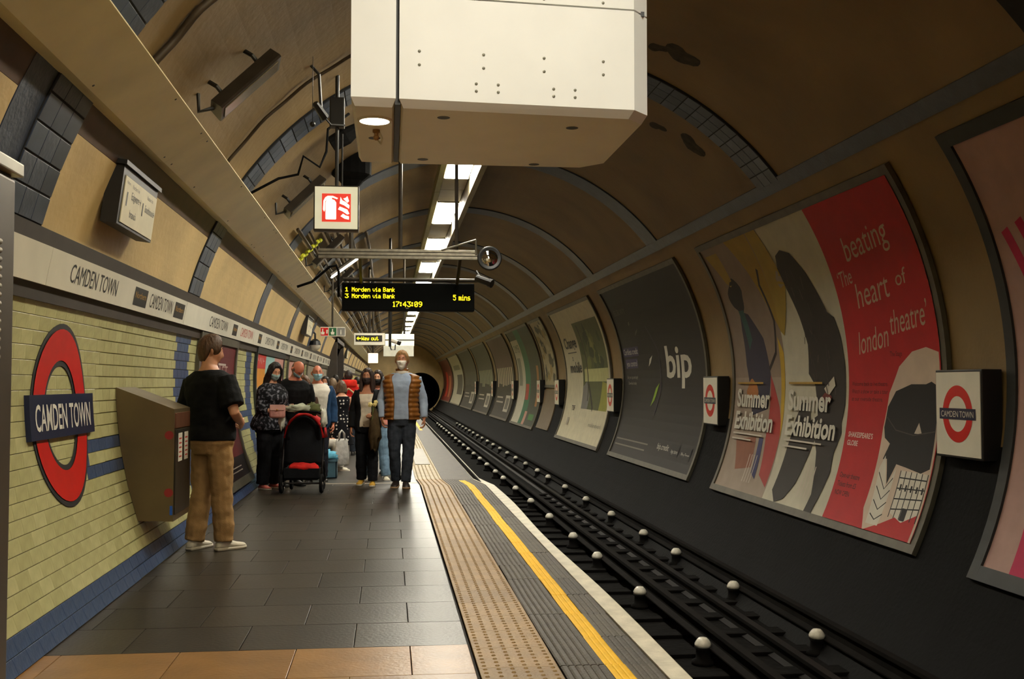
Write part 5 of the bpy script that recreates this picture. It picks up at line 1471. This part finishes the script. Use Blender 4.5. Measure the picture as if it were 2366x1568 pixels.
        if style.startswith('long'):
            L = float(style[4:] or .30)
            def q(x, y, z): return s.HM @ V((x, y, z))
            rings = []
            for t in (0, .2, .4, .6, .8, 1):
                z = .07 - (L + .07)*t
                c = V((0, -.045 - .012*t, z)); hw = .080 + .018*math.sin(t*2.4); hd = .058*(1 - .35*t)
                rings.append([s.HM @ p for p in sring(c, hw, hd, 2.2, 16)])
            mb2 = MB(); mb2.loft(rings)
            for sd in (1, -1):
                mb2.tube([q(.050*sd,.045,.088), q(.074*sd,.042,.03), q(.082*sd,.035,-.06), q(.088*sd,.04,-.16), q(.080*sd,.05,-L*.95)], [.022*s.s, .026*s.s, .030*s.s, .032*s.s, .016*s.s], 10)
                mb2.tube([q(.045*sd,-.0,.10), q(.078*sd,-.0,.02), q(.092*sd,-.01,-.10), q(.09*sd,-.01,-L)], [.025*s.s, .03*s.s, .036*s.s, .022*s.s], 10)
            head_mesh(mb2, s.HM, th, 56, 36)
            me = remesh(mb2, name, [m], .008, 2, (.006,(38,6)))
            return s.part(name, me)
        if style == 'bun':
            c = s.HM @ V((0, -.10, .05)); mb.ball(c, .04*s.s)
        return s.part(name, mb, [m])
    def mask(s, rgb, kind='flat'):
        m = mat('mask_%d_%d_%d' % rgb, rgb, .75, var=.06, scale=40, bump=.3, bscale=90)
        mb = MB()
        if kind == 'cup': patch(mb, s.HM, -52, 52, -62, 2, lambda a, b: .006 + .030*(1 - a*a)*(1 - b*b)**.6 - .012*g2(a, .2)*g2(b - .3, .3), m=0)
        else: patch(mb, s.HM, -62, 62, -60, -2, lambda a, b: .007 + .014*(1 - a*a)*(1 - b*b) + .0015*math.sin(b*12))
        o = s.part('face_mask', mb, [m])
        for sd in (1, -1):
            st = MB(); st.tube([s.HM @ head_pt(56*sd, -10, .006), s.HM @ head_pt(75*sd, 0, .004), s.HM @ head_pt(96*sd, 6, .010)], .0018*s.s, 5)
            st.tube([s.HM @ head_pt(56*sd, -48, .006), s.HM @ head_pt(78*sd, -30, .004), s.HM @ head_pt(98*sd, -14, .010)], .0018*s.s, 5)
            st.build('ear_loop', [m], o)
    def eyes(s):
        for sd in (1, -1):
            mb = MB(); c = s.HM @ head_pt(21*sd, 7, -.004); mb.ball(c, .0105*s.s, 10, 8)
            d = (s.HM.to_3x3() @ V((0, 1, 0))).normalized(); e = mb.build('eye', [mat('eye_white', (206,200,190), .2, var=0)], s.t, True)
            mb = MB(); mb.ball(c + d*.006*s.s, .0058*s.s, 8, 6); mb.build('iris', [mat('iris', (36,24,18), .15, var=0)], e, True)
            mb = MB(); pts = [s.HM @ head_pt((10 + 5*i)*sd, 20 + 1.5*math.sin(i*PI/4), .0015) for i in range(5)]; mb.tube(pts, [.002*s.s, .0035*s.s, .0035*s.s, .003*s.s, .0015*s.s], 6); mb.build('eyebrow', [mat('brow', (60,40,28), .7)], s.t, True)
        mb = MB(); mb.tube([s.HM @ head_pt(a, -33.5 - .03*abs(a)*.3, .0022) for a in (-15,-8,0,8,15)], [.002*s.s, .0045*s.s, .005*s.s, .0045*s.s, .002*s.s], 6); mb.build('lips', [mat('lips', (160,84,76), .5)], s.t, True)

def feet(px, py, z=None):
    """where the photograph puts a pair of feet on the platform"""
    p = atZ(px, py, 0.0)
    for _ in range(6): p = atZ(px, py, fz(p.y))
    return p
BLK = cloth('black_cotton', (16,17,19), var=.25); BLK2 = cloth('black_trouser', (18,19,23), var=.25)
DENIM = cloth('dark_denim', (48,53,62), var=.3, scale=14); LDENIM = cloth('light_denim', (120,150,176), var=.2, scale=14)
WHT = cloth('white_cotton', (212,206,194), var=.06)
SOLE_W = mat('white_sole', (206,198,180), .6); SOLE_B = mat('dark_sole', (24,22,20), .7); SOLE_T = mat('tan_sole', (150,120,86), .7)

# ---- man in black T-shirt with his back to the camera, beside the steel cabinet
p = V((-1.50, 9.48, 0))
m = Person('man in black T-shirt and khaki trousers turned away beside the steel cabinet', p, -36, 1.80, 'm', 'fair', head=(34,-12), girth=1.10,
           armR=((.28,-.03,1.13),(.13,.20,1.04)), armL=((-.26,-.02,1.12),(-.16,.19,1.0)), legR=((.10,.02,.49),(.12,.03,.085),14), legL=((-.10,.0,.49),(-.12,-.06,.085),-6), sway=-3, hands=((35,(-1,0,.2)),(35,(1,0,.2))))
m.top(BLK, .90, 'short', .034, fold=(.008,(9,12))); m.trousers(cloth('khaki', (172,138,94), var=.12), .94, .022, wide=.008, fold=(.010,(10,12))); m.shoes(mat('white_canvas', (214,208,190), .7, var=.06), SOLE_W)
m.hair((84,58,36), 'short', .024); m.eyes()
mb = MB(); patch(mb, m.HM, 20, 95, -75, -52, lambda a, b: .012); m.part('chin_mask', mb, [mat('mask_blue', (120,170,196), .7)])
# ---- woman with long dark hair looking at her phone
p = feet(612, 1129)
w1 = Person('woman with long dark hair and pale blue mask in a black patterned top', (p.x + .05, p.y, 0), -132, 1.68, 'f', 'fair', lean=6, head=(14,-20), girth=1.34,
            armR=((.20,.06,1.10),(.06,.30,1.08)), armL=((-.22,.05,1.12),(-.10,.30,1.12)), hands=((40,(-.3,-.2,1)),(40,(.3,-.2,1))))
PAT = cloth('black_pattern', (30,31,36), var=.3, scale=26)
_r = [n for n in PAT.node_tree.nodes if n.type == 'VALTORGB'][0]; _r.color_ramp.elements[0].position = .52; _r.color_ramp.elements[0].color = (*lin((22,23,27)), 1); _r.color_ramp.elements[1].position = .66; _r.color_ramp.elements[1].color = (*lin((120,122,132)), 1)
w1.top(PAT, .82, 'elbow', .030, flare=lambda z: .03*max(0, (1.1 - z)/.3)); w1.trousers(BLK2, .95, .03, wide=.008); w1.shoes(mat('pink_canvas', (196,104,92), .7), SOLE_W)
w1.hair((22,18,18), 'long.36', .018); w1.eyes(); w1.mask((150,186,186))
# ---- bald man in black behind the pushchair
p = atY(676, 885, 15.2)
w2 = Person('bald man in black T-shirt bending over the pushchair', (p.x - .03, 15.2, 0), -150, 1.76, 'm', 'pink', lean=17, head=(-8,-44), girth=1.08,
            armR=((.26,.08,1.10),(.10,.34,1.06)), armL=((-.26,.08,1.10),(-.10,.34,1.06)), hands=((45,(-.3,0,-1)),(45,(.3,0,-1))))
w2.top(BLK, .84, 'short', .028); w2.trousers(DENIM, .94, .014); w2.shoes(mat('dark_leather', (30,26,24), .5), SOLE_B); w2.eyes(); w2.mask((120,150,160))
w2.hair((110,80,60), 'bald')
# ---- bald masked man in white shirt and blue jacket
p = atY(733, 885, 16.9)
w3 = Person('balding man in pale blue mask, white shirt and open blue jacket', (p.x, 16.9, fz(16.9)), 182, 1.78, 'm', 'pink', head=(-12,-4), girth=1.12)
w3.top(WHT, .86, 'none', .024); w3.open_coat(cloth('blue_jacket', (34,62,96), var=.2), .80, .034, 48, 'long'); w3.trousers(cloth('navy_chino', (34,36,46)), .95, .016); w3.shoes(mat('dark_leather', (30,26,24), .5), SOLE_B)
w3.hair((110,80,60), 'bald'); w3.eyes(); w3.mask((150,196,214))
# ---- woman with brown hair seen beside him (partly hidden)
w4 = Person('woman with long brown hair standing between the two bald men', (-1.215, 16.0, fz(16.0)), 150, 1.56, 'f', 'fair', head=(-20,-10))
w4.top(cloth('brown_top', (70,50,38)), .86, 'long', .026); w4.trousers(BLK2, .95, .016); w4.shoes(mat('dark_leather', (30,26,24), .5), SOLE_B); w4.hair((92,60,36), 'long.34', .017); w4.eyes()
# ---- woman in sleeveless navy top with her back turned
p = atY(768, 884, 21.2)
w5 = Person('woman with short grey hair in sleeveless navy top seen from behind', (p.x, 21.2, fz(21.2)), -10, 1.62, 'f', 'fair', head=(-10,0), armR=((.21,-.02,1.10),(.20,.06,.84)))
w5.top(cloth('navy_top', (26,28,46)), .86, 'none', .024, neck=1.44); w5.trousers(cloth('navy_chino', (34,36,46)), .95, .016); w5.shoes(mat('dark_leather', (30,26,24), .5), SOLE_B); w5.hair((120,100,78), 'short', .016)
# ---- woman in polka dot dress
def polka():
    m = cloth('polka', (18,18,24)); nt = m.node_tree; b = nt.nodes['Principled BSDF']
    tc = nt.nodes.new('ShaderNodeTexCoord'); vo = nt.nodes.new('ShaderNodeTexVoronoi'); vo.inputs['Scale'].default_value = 15; vo.inputs['Randomness'].default_value = .35
    rp = nt.nodes.new('ShaderNodeValToRGB'); rp.color_ramp.interpolation = 'CONSTANT'
    rp.color_ramp.elements[0].color = (*lin((214,208,200)), 1); rp.color_ramp.elements[1].position = .26; rp.color_ramp.elements[1].color = (*lin((16,16,22)), 1)
    nt.links.new(tc.outputs['Object'], vo.inputs['Vector']); nt.links.new(vo.outputs['Distance'], rp.inputs[0]); nt.links.new(rp.outputs[0], b.inputs['Base Color'])
    return m
PK = polka()
p = atY(788, 890, 20.9)
w6 = Person('woman in black dress with white polka dots seen from behind', (p.x + .02, 20.7, fz(20.7)), 20, 1.58, 'f', 'fair', head=(20,0))
w6.top(PK, .9, 'none', .018, neck=1.43, name='dress_top'); w6.skirt(PK, 1.04, .42, .08, 'dress_skirt'); w6.shoes(mat('dark_leather', (30,26,24), .5), SOLE_B); w6.hair((96,76,58), 'long.12', .015)
# ---- traveller with red rucksack
p = atY(805, 880, 23.5)
w7 = Person('traveller in red carrying a red rucksack, farther along the platform', (p.x, 23.5, fz(23.5)), 5, 1.80, 'm', 'tan')
w7.top(cloth('red_jacket', (190,36,30)), .86, 'long', .026); w7.trousers(DENIM, .95, .016); w7.shoes(mat('dark_leather', (30,26,24), .5), SOLE_B); w7.hair((40,30,26), 'short', .014)
# ---- far figures
for i, (px_, Y, H, rgb, lab) in enumerate(((775, 28, 1.74, (44,44,54), 'far figure with dark hair in a dark coat, left of the red rucksack'), (752, 21.2, 1.66, (30,30,34), 'masked woman with dark hair half hidden behind the man in blue jacket'),
                                       (826, 30, 1.70, (60,56,56), 'far figure in grey just right of the red rucksack'), (798, 33, 1.72, (90,84,80), 'farthest figure in light grey beyond the red rucksack'))):
    p = atY(px_, 885, Y)
    q = Person(lab, (p.x, Y, fz(Y)), 170 if i == 1 else 20*i, H, 'f' if i == 1 else 'm', 'tan')
    q.top(cloth('coat_%d' % i, rgb), .80, 'long', .028); q.trousers(BLK2, .95, .016); q.shoes(mat('dark_leather', (30,26,24), .5), SOLE_B); q.hair((34,26,22), 'long.3' if i == 1 else 'short')
    if i == 1: q.mask((190,196,200))
# ---- woman in black cardigan and white top
p = feet(848, 1122)
w8 = Person('woman in black cardigan, white top and yellow shoes walking towards the camera', (p.x, p.y, 0), 172, 1.60, 'f', 'tan', head=(4,-2), girth=1.06,
            armR=((.22,.0,1.10),(.23,.08,.86)), armL=((-.24,.02,1.12),(-.12,.24,1.08)), legR=((.09,.0,.49),(.10,-.10,.10),6,-6), legL=((-.09,.05,.50),(-.10,.10,.085),-6), hands=((25,None),(55,(.4,0,-1))))
w8.top(cloth('white_top', (216,206,184)), .88, 'none', .022, neck=1.38); w8.open_coat(BLK, .62, .028, 25, 'long', 'cardigan'); w8.trousers(BLK2, .95, .016, wide=.012); w8.shoes(mat('yellow_shoe', (206,158,50), .6), SOLE_W)
w8.hair((52,34,26), 'long.26', .018); w8.eyes(); w8.mask((46,34,34))
# ---- woman behind in pink with black mask
p = feet(868, 1108)
w9 = Person('woman with long dark hair, black mask, pink top and pale jeans behind the cardigan', (p.x + .03, p.y, fz(p.y)), 174, 1.72, 'f', 'fair', head=(6,0), legR=((.09,.03,.50),(.10,.02,.085),10), legL=((-.10,.03,.5),(-.14,.06,.085),-14))
w9.top(cloth('pink_top', (206,140,128)), .88, 'short', .026); w9.trousers(LDENIM, .95, .018, wide=.01); w9.shoes(mat('white_canvas', (214,208,190), .7), SOLE_W); w9.hair((40,26,22), 'long.34', .018); w9.eyes(); w9.mask((20,20,22))
# ---- person hidden behind the walking man
p = feet(897, 1093)
w10 = Person('person in jeans and dark boots almost hidden behind the walking man', (p.x, p.y, fz(p.y)), 178, 1.60, 'f', 'fair')
w10.top(BLK, .86, 'long', .028); w10.trousers(DENIM, .95, .014); w10.shoes(mat('boot_black', (20,18,18), .5), SOLE_B, .04); w10.hair((60,40,30), 'long.3')
# ---- tall man in quilted vest
p = feet(928, 1124)
w11 = Person('tall man in brown quilted vest, blue shirt and white mask walking towards the camera', (p.x, p.y, 0), 176, 1.84, 'm', 'tan', head=(4,-2), girth=1.12,
             armR=((.27,-.03,1.13),(.25,.04,.88)), armL=((-.275,-.02,1.13),(-.29,.05,.88)), legR=((.09,.06,.49),(.075,-.02,.09),4,-4), legL=((-.09,.07,.50),(-.06,.14,.085),-6), hands=((30,None),(30,None)))
w11.top(cloth('pale_blue_shirt', (150,164,184), var=.08), .87, 'long', .026); w11.open_coat(cloth('brown_quilt', (132,84,34), .45, .25), .87, .034, 23, None, 'quilted_vest', 1.46, .016)
mb = MB(); rg = [[q*w11.s for q in sring(w11.up(V((0, -.004, z))), a, b, 2.1, 24)] for z, a, b in ((1.455,.092,.085),(1.49,.080,.078),(1.525,.088,.088),(1.53,.074,.074),(1.47,.066,.066))]
mb.loft(rg); w11.part('vest_collar', mb, [cloth('brown_quilt', (132,84,34))])
mb = MB(); rg = [[q*w11.s for q in sring(w11.up(V((0, .0, z))), a, b, 2.1, 24)] for z, a, b in ((1.46,.078,.078),(1.51,.068,.072),(1.49,.084,.09),(1.455,.085,.092))]
mb.loft(rg); w11.part('shirt_collar', mb, [WHT])
w11.trousers(DENIM, .94, .014); w11.shoes(mat('brown_shoe', (40,30,26), .5), SOLE_T); w11.hair((150,112,66), 'short', .016); w11.eyes(); w11.mask((214,208,196), 'cup')
# ---- seated person at the wall
w12 = Person('seated person in black top and white trousers on the bench by the wall', (-1.36, 19.4, fz(19.4) - .40), -84, 1.68, 'f', 'fair', lean=10, head=(20,-10),
             armR=((.22,.10,1.10),(.12,.34,.98)), armL=((-.22,.10,1.10),(-.12,.34,.98)), legR=((.12,.42,.92),(.14,.52,.49)), legL=((-.12,.42,.92),(-.16,.50,.49)))
w12.top(BLK, .86, 'elbow', .02); w12.trousers(cloth('white_trouser', (206,202,192)), .95, .018, wide=.015); w12.shoes(mat('white_canvas', (214,208,190), .7), SOLE_W); w12.hair((60,44,34), 'short', .016)
# ------------------------------------------------------------------ pushchair, bags and the bench
sp = feet(702, 1136)
t = thing('pushchair', 'black and red pushchair seen from behind, hung with clothes', 'pushchair', (sp.x, sp.y, 0), math.radians(-4))
FR = mat('pushchair_frame', (34,32,32), .4, .5); FAB = cloth('pushchair_fabric', (16,18,22), var=.2); REDF = cloth('pushchair_red', (186,28,26)); 
def P_(name, mb, mats, smooth=False): return mb.build(name, mats, t, smooth)
# seat shell: a curved back panel
mb = MB(); rings = []
for i in range(13):
    z = .36 + .60*i/12; w = .235*(1 - max(0, (z - .78)/.24)**2*.75); b = .05*math.sin(PI*i/12)
    rings.append([(x*w, -.10 - b*(1 - x*x) + .12*(z - .36) + o, z) for o in (0, .05) for x in ([-1,-.7,-.35,0,.35,.7,1] if o == 0 else [1,.7,.35,0,-.35,-.7,-1])])
mb.loft(rings); P_('seat_back', mb, [FAB], True)
# hood with red sides
mb = MB(); rings = []
for i in range(9):
    a = PI*i/8; rings.append([(.27*math.cos(a)*k, y, .70 + .33*math.sin(a)*k) for y, k in ((-.06,.92),(.02,1.0),(.20,1.02),(.38,.95),(.36,.88),(.18,.95),(.02,.93),(-.05,.86))])
mb.loft(rings); P_('hood', mb, [REDF], True)
mb = MB(); rings = []
for i in range(15):
    a = PI*i/14; rings.append([(.215*math.cos(a)*k, y, .68 + .30*math.sin(a)*k) for y, k in ((-.085,.98),(-.085,.80),(-.05,.80),(-.05,1.06))])
mb.loft(rings); P_('hood_rear_panel', mb, [FAB], True)
mb = MB(); mb.loft([[(x, -.06 + .02*math.cos(i), z) for x, z in ((-.22,.36),(.22,.36),(.20,.86),(.0,.96),(-.20,.86))] for i in (0, 3)]); P_('rear_flap', mb, [FAB])
for sd in (-1, 1):
    mb = MB(); mb.tube([(.25*sd,-.22,.10), (.255*sd,-.10,.42), (.25*sd,.02,.72), (.25*sd,-.10,.94), (.24*sd,-.20,1.02)], .014, 8); P_('side_frame', mb, [FR], True)
    mb = MB(); mb.tube([(.255*sd,-.02,.40), (.24*sd,.30,.14)], .013, 8); P_('front_leg', mb, [FR], True)
    mb = MB(); mb.tube([(.24*sd,-.20,1.02), (.20*sd,-.24,1.04), (.08*sd,-.25,1.045), (0,-.25,1.045)], .016, 8); P_('handle', mb, [M_RUBBER], True)
mb = MB(); mb.tube([(-.25,-.20,.13), (.25,-.20,.13)], .012, 8); P_('rear_axle', mb, [FR])
mb = MB(); rings = [[(x*k, y*k - .02, z) for x, y in ((-.22,-.20),(.22,-.20),(.22,.22),(-.22,.22))] for z, k in ((.17,.9),(.20,1),(.32,1.04),(.32,.98),(.22,.94))]; mb.loft(rings); P_('basket', mb, [FAB])
mb = MB(); mb.ball((.02,-.14,.33), (.20,.10,.06), 16, 8); o = P_('basket_load', mb, [cloth('red_cloth', (206,40,34), var=.25)], True)
for v in o.data.vertices: v.co += V((0, 0, .025*noise.noise(v.co*14)))
def wheel(x, y, r, w, nm):
    mb = MB(); n = 20; rg = []
    for i in range(n + 1):
        a = 2*PI*i/n; c = V((x, y + (r - w)*math.cos(a), r + (r - w)*math.sin(a))); d = V((0, math.cos(a), math.sin(a)))
        rg.append([c + d*w*math.cos(b) + V((1,0,0))*w*math.sin(b) for b in (0, 1.05, 2.1, 3.14, 4.2, 5.24)])
    mb.loft(rg, 0, caps=False); o = mb.build(nm, [M_RUBBER], t, True)
    mb = MB(); mb.lathe([(.02,-.02),(.022,.02),(.001,.024)], (x, y, r), 'x', 10)
    for k in range(5):
        a = 2*PI*k/5; mb.tube([(x, y, r), (x, y + (r - w)*math.cos(a), r + (r - w)*math.sin(a))], .009, 6)
    mb.build('spokes', [mat('spoke_grey', (110,106,98), .4, .4)], o)
for sd in (-1, 1): wheel(.255*sd, -.20, .125, .022, 'rear_wheel'); wheel(.21*sd, .32, .095, .02, 'front_wheel')
# clothes draped over the handle
def drape(name, label, c, size, rgb, seed, top=True):
    mb = MB(); n, k = 18, 10; rings = []
    for i in range(k + 1):
        e = -PI/2 + PI*i/k
        ring = []
        for j in range(n):
            a = 2*PI*j/n; d = V((math.cos(a)*math.cos(e), math.sin(a)*math.cos(e), math.sin(e)))
            q = 1 + .42*noise.noise(d*2.2 + V((seed, 0, 0))) + .30*noise.noise(d*5 + V((0, seed, 0)))
            ring.append(V(c) + V((d.x*size[0], d.y*size[1], d.z*size[2]))*q)
        rings.append(ring)
    mb.loft(rings)
    return tag(mb.build(name, [cloth('drape_%d_%d_%d' % rgb, rgb, var=.2, scale=16)], None, True), label, 'clothing' if name != 'plastic_bag' else 'bag')
cx, cy = sp.x, sp.y
drape('folded_cloth', 'white and green folded cloth lying over the pushchair handle', (cx - .05, cy - .2, 1.085), (.17,.10,.055), (176,180,158), 1)
drape('folded_scarf', 'olive green scarf bundled on top of the pushchair', (cx + .12, cy - .16, 1.08), (.10,.09,.07), (84,88,52), 2)
drape('white_garment', 'crumpled white garment hanging at the left of the pushchair hood', (cx - .27, cy - .20, .94), (.04,.05,.12), (206,204,190), 3)
drape('white_garment', 'crumpled white garment hanging at the right of the pushchair hood', (cx + .26, cy - .22, .96), (.04,.05,.12), (210,208,194), 4)
# shoulder bag and phone of the woman
q = atY(641, 940, sp.y - .28)
t = thing('pink_handbag', 'small shiny pink handbag held in front of the woman with long hair', 'handbag', q)
mb = MB(); mb.bbox(q.x - .10, q.x + .10, q.y - .035, q.y + .035, q.z - .14, q.z + .03, .03); world_parent(mb.build('pouch', [mat('pink_leather', (190,136,128), .3, var=.2, scale=20)], smooth=True), t)
mb = MB(); mb.bbox(q.x - .09, q.x + .09, q.y - .045, q.y - .034, q.z - .04, q.z + .03, .004); world_parent(mb.build('flap', [mat('pink_leather_b', (204,156,146), .3)]), t)
mb = MB(); mb.ball((q.x, q.y - .048, q.z - .035), .012); world_parent(mb.build('clasp', [mat('gold_clasp', (206,170,100), .25, .9)], smooth=True), t)
ps = [w1.t.matrix_basis @ (V(v)*w1.s) for v in ((-.10,.165,1.30), (-.02,.19,1.15))]
mb = MB(); mb.tube([ps[0], ps[1], (q.x - .05, q.y - .01, q.z + .02)], .006, 6); world_parent(mb.build('strap', [mat('strap_grey', (110,104,98), .5)]), t)
# red rucksack
p = w7.t.matrix_basis @ (V((0, -.23, 1.22))*w7.s)
t = thing('red_rucksack', 'bright red rucksack with pale loop on the traveller far along the platform', 'rucksack', p)
mb = MB(); mb.bbox(p.x - .19, p.x + .19, p.y - .12, p.y + .10, p.z - .28, p.z + .28, .07); world_parent(mb.build('pack', [cloth('rucksack_red', (206,34,28))], smooth=True), t)
mb = MB(); mb.bbox(p.x - .17, p.x + .17, p.y - .15, p.y + .06, p.z + .20, p.z + .36, .05); world_parent(mb.build('lid', [cloth('rucksack_lid', (220,48,36))], smooth=True), t)
mb = MB(); mb.bbox(p.x - .11, p.x + .11, p.y - .17, p.y - .1, p.z - .24, p.z + .06, .03); world_parent(mb.build('front_pocket', [cloth('rucksack_pocket', (176,30,28))], smooth=True), t)
mb = MB(); mb.tube([(p.x - .10, p.y - .17, p.z - .15), (p.x - .11, p.y - .17, p.z + .08), (p.x, p.y - .17, p.z + .17), (p.x + .11, p.y - .17, p.z + .08), (p.x + .10, p.y - .17, p.z - .15)], .022, 8); world_parent(mb.build('pale_loop', [cloth('pale_loop', (196,178,140))], smooth=True), t)
# yellow-white flowers held by the cardigan woman and coat over her arm
q = w8.t.matrix_basis @ (V((-.13, .33, 1.09))*w8.s)
t = thing('flower_bunch', 'small bunch of pale yellow flowers in the hand of the woman in cardigan', 'flowers', q)
rn = random.Random(4)
for i in range(7):
    c = q + V((rn.uniform(-.05,.05), rn.uniform(-.03,.03), rn.uniform(.10,.17))); mb = MB()
    for k in range(5):
        a = 2*PI*k/5; mb.ball(c + V((.016*math.cos(a), .006, .016*math.sin(a))), (.014,.008,.014), 8, 5)
    mb.ball(c, .012, 8, 5); world_parent(mb.build('bloom', [mat('bloom_yellow', (226,212,140), .7)], smooth=True), t)
mb = MB()
for i in range(7): mb.tube([q + V((rn.uniform(-.01,.01), 0, -.10)), q, q + V((rn.uniform(-.05,.05), 0, .12))], .004, 5)
world_parent(mb.build('stems', [mat('stem_green', (90,96,52), .7)]), t)
drape('folded_coat', 'brown and black scarf hanging over the arm of the woman in cardigan', q + V((.03, .05, -.22)), (.08,.07,.27), (74,60,38), 9)
# bench, carrier bags and crate by the wall
t = thing('platform_bench', 'metal bench along the tiled wall under the seated person', 'bench', (-1.55, 19.6, fz(20)))
mb = MB(); mb.bbox(-1.78, -1.34, 18.7, 21.0, .28, .33, .01); world_parent(mb.build('seat', [M_GALV]), t)
for y in (18.9, 19.85, 20.8):
    mb = MB(); mb.tube([(-1.62, y, fz(y)), (-1.62, y, .29)], .025, 8); mb.bbox(-1.75, -1.45, y - .03, y + .03, fz(y), fz(y) + .012, .003); world_parent(mb.build('leg', [M_STEELD]), t)
def carrier(label, c, w, h, rgb, seed, rz=0):
    t = thing('carrier_bag', label, 'bag', c, rz)
    mb = MB(); n = 20; rings = []
    for i, (z, kx, ky) in enumerate(((0,.85,.8),(.04,1,1),(.35,1.02,1.05),(.7,.92,.6),(.92,.80,.25),(1.0,.72,.12))):
        rings.append([((kx*w*.5*math.cos(2*PI*j/n))*(1 + .12*noise.noise(V((j*.7, z*4, seed)))), (ky*w*.28*math.sin(2*PI*j/n))*(1 + .3*noise.noise(V((j*.9, z*5, seed + 3)))), z*h) for j in range(n)])
    mb.loft(rings); mb.build('sack', [mat('plastic_%d_%d_%d' % rgb, rgb, .35, var=.18, scale=14, bump=.4, bscale=16)], t, True)
    for s_ in (-1, 1):
        mb = MB(); mb.tube([(-.2*w, .03*s_, h*.96), (-.16*w, .02*s_, h*1.2), (0, .01*s_, h*1.32), (.16*w, .02*s_, h*1.2), (.2*w, .03*s_, h*.96)], .012, 6); mb.build('handle', [mat('plastic_%d_%d_%d' % rgb, rgb)], t, True)
b1 = atZ(748, 1078, fz(18.0)); carrier('white carrier bag with looped handle right of the pushchair', (b1.x + .06, 18.05, fz(18.0) + .30), .26, .34, (206,204,200), 1)
t = thing('blue_crate', 'low blue-grey crate on the platform under the blue plastic bag', 'crate', (b1.x + .12, 18.0, fz(18)), 0)
mb = MB(); w_, l_, h_ = .23, .17, .30
for a in ((-w_,w_,-l_,-l_+.015), (-w_,w_,l_-.015,l_), (-w_,-w_+.015,-l_,l_), (w_-.015,w_,-l_,l_)): mb.box(*a, .0, h_)
mb.box(-w_, w_, -l_, l_, 0, .015); mb.build('tub', [mat('crate_blue', (70,104,120), .5)], t)
for z in (.27,): 
    mb = MB(); mb.loft([[(x*(w_+o), y*(l_+o), zz) for x, y in ((-1,-1),(1,-1),(1,1),(-1,1))] for o, zz in ((.0,z),(.014,z),(.014,h_+.01),(-.014,h_+.01),(-.014,h_-.01))], 0, caps=False); mb.build('rim', [mat('crate_rim', (84,120,136), .5)], t)
drape('plastic_bag', 'crumpled light blue plastic bag heaped on the crate', (b1.x + .13, 17.90, fz(18) + .36), (.24,.15,.09), (100,176,206), 6)
carrier('white carrier bag hanging beside the seated person', (b1.x + .38, 19.0, fz(19) + .12), .26, .46, (196,194,190), 5, .4)
q = w5.t.matrix_basis @ (V((.20, .10, .72))*w5.s)
t = thing('tan_handbag', 'tan handbag held low by the woman in the navy top', 'handbag', q)
mb = MB(); mb.bbox(q.x - .17, q.x + .17, q.y - .07, q.y + .07, q.z - .14, q.z + .02, .03); world_parent(mb.build('pouch', [mat('tan_leather', (156,106,66), .45, var=.15)], smooth=True), t)
mb = MB(); mb.tube([(q.x - .10, q.y, q.z), (q.x - .06, q.y, q.z + .10), (q.x + .06, q.y, q.z + .10), (q.x + .10, q.y, q.z)], .010, 6); world_parent(mb.build('handle', [mat('tan_leather', (156,106,66))]), t)
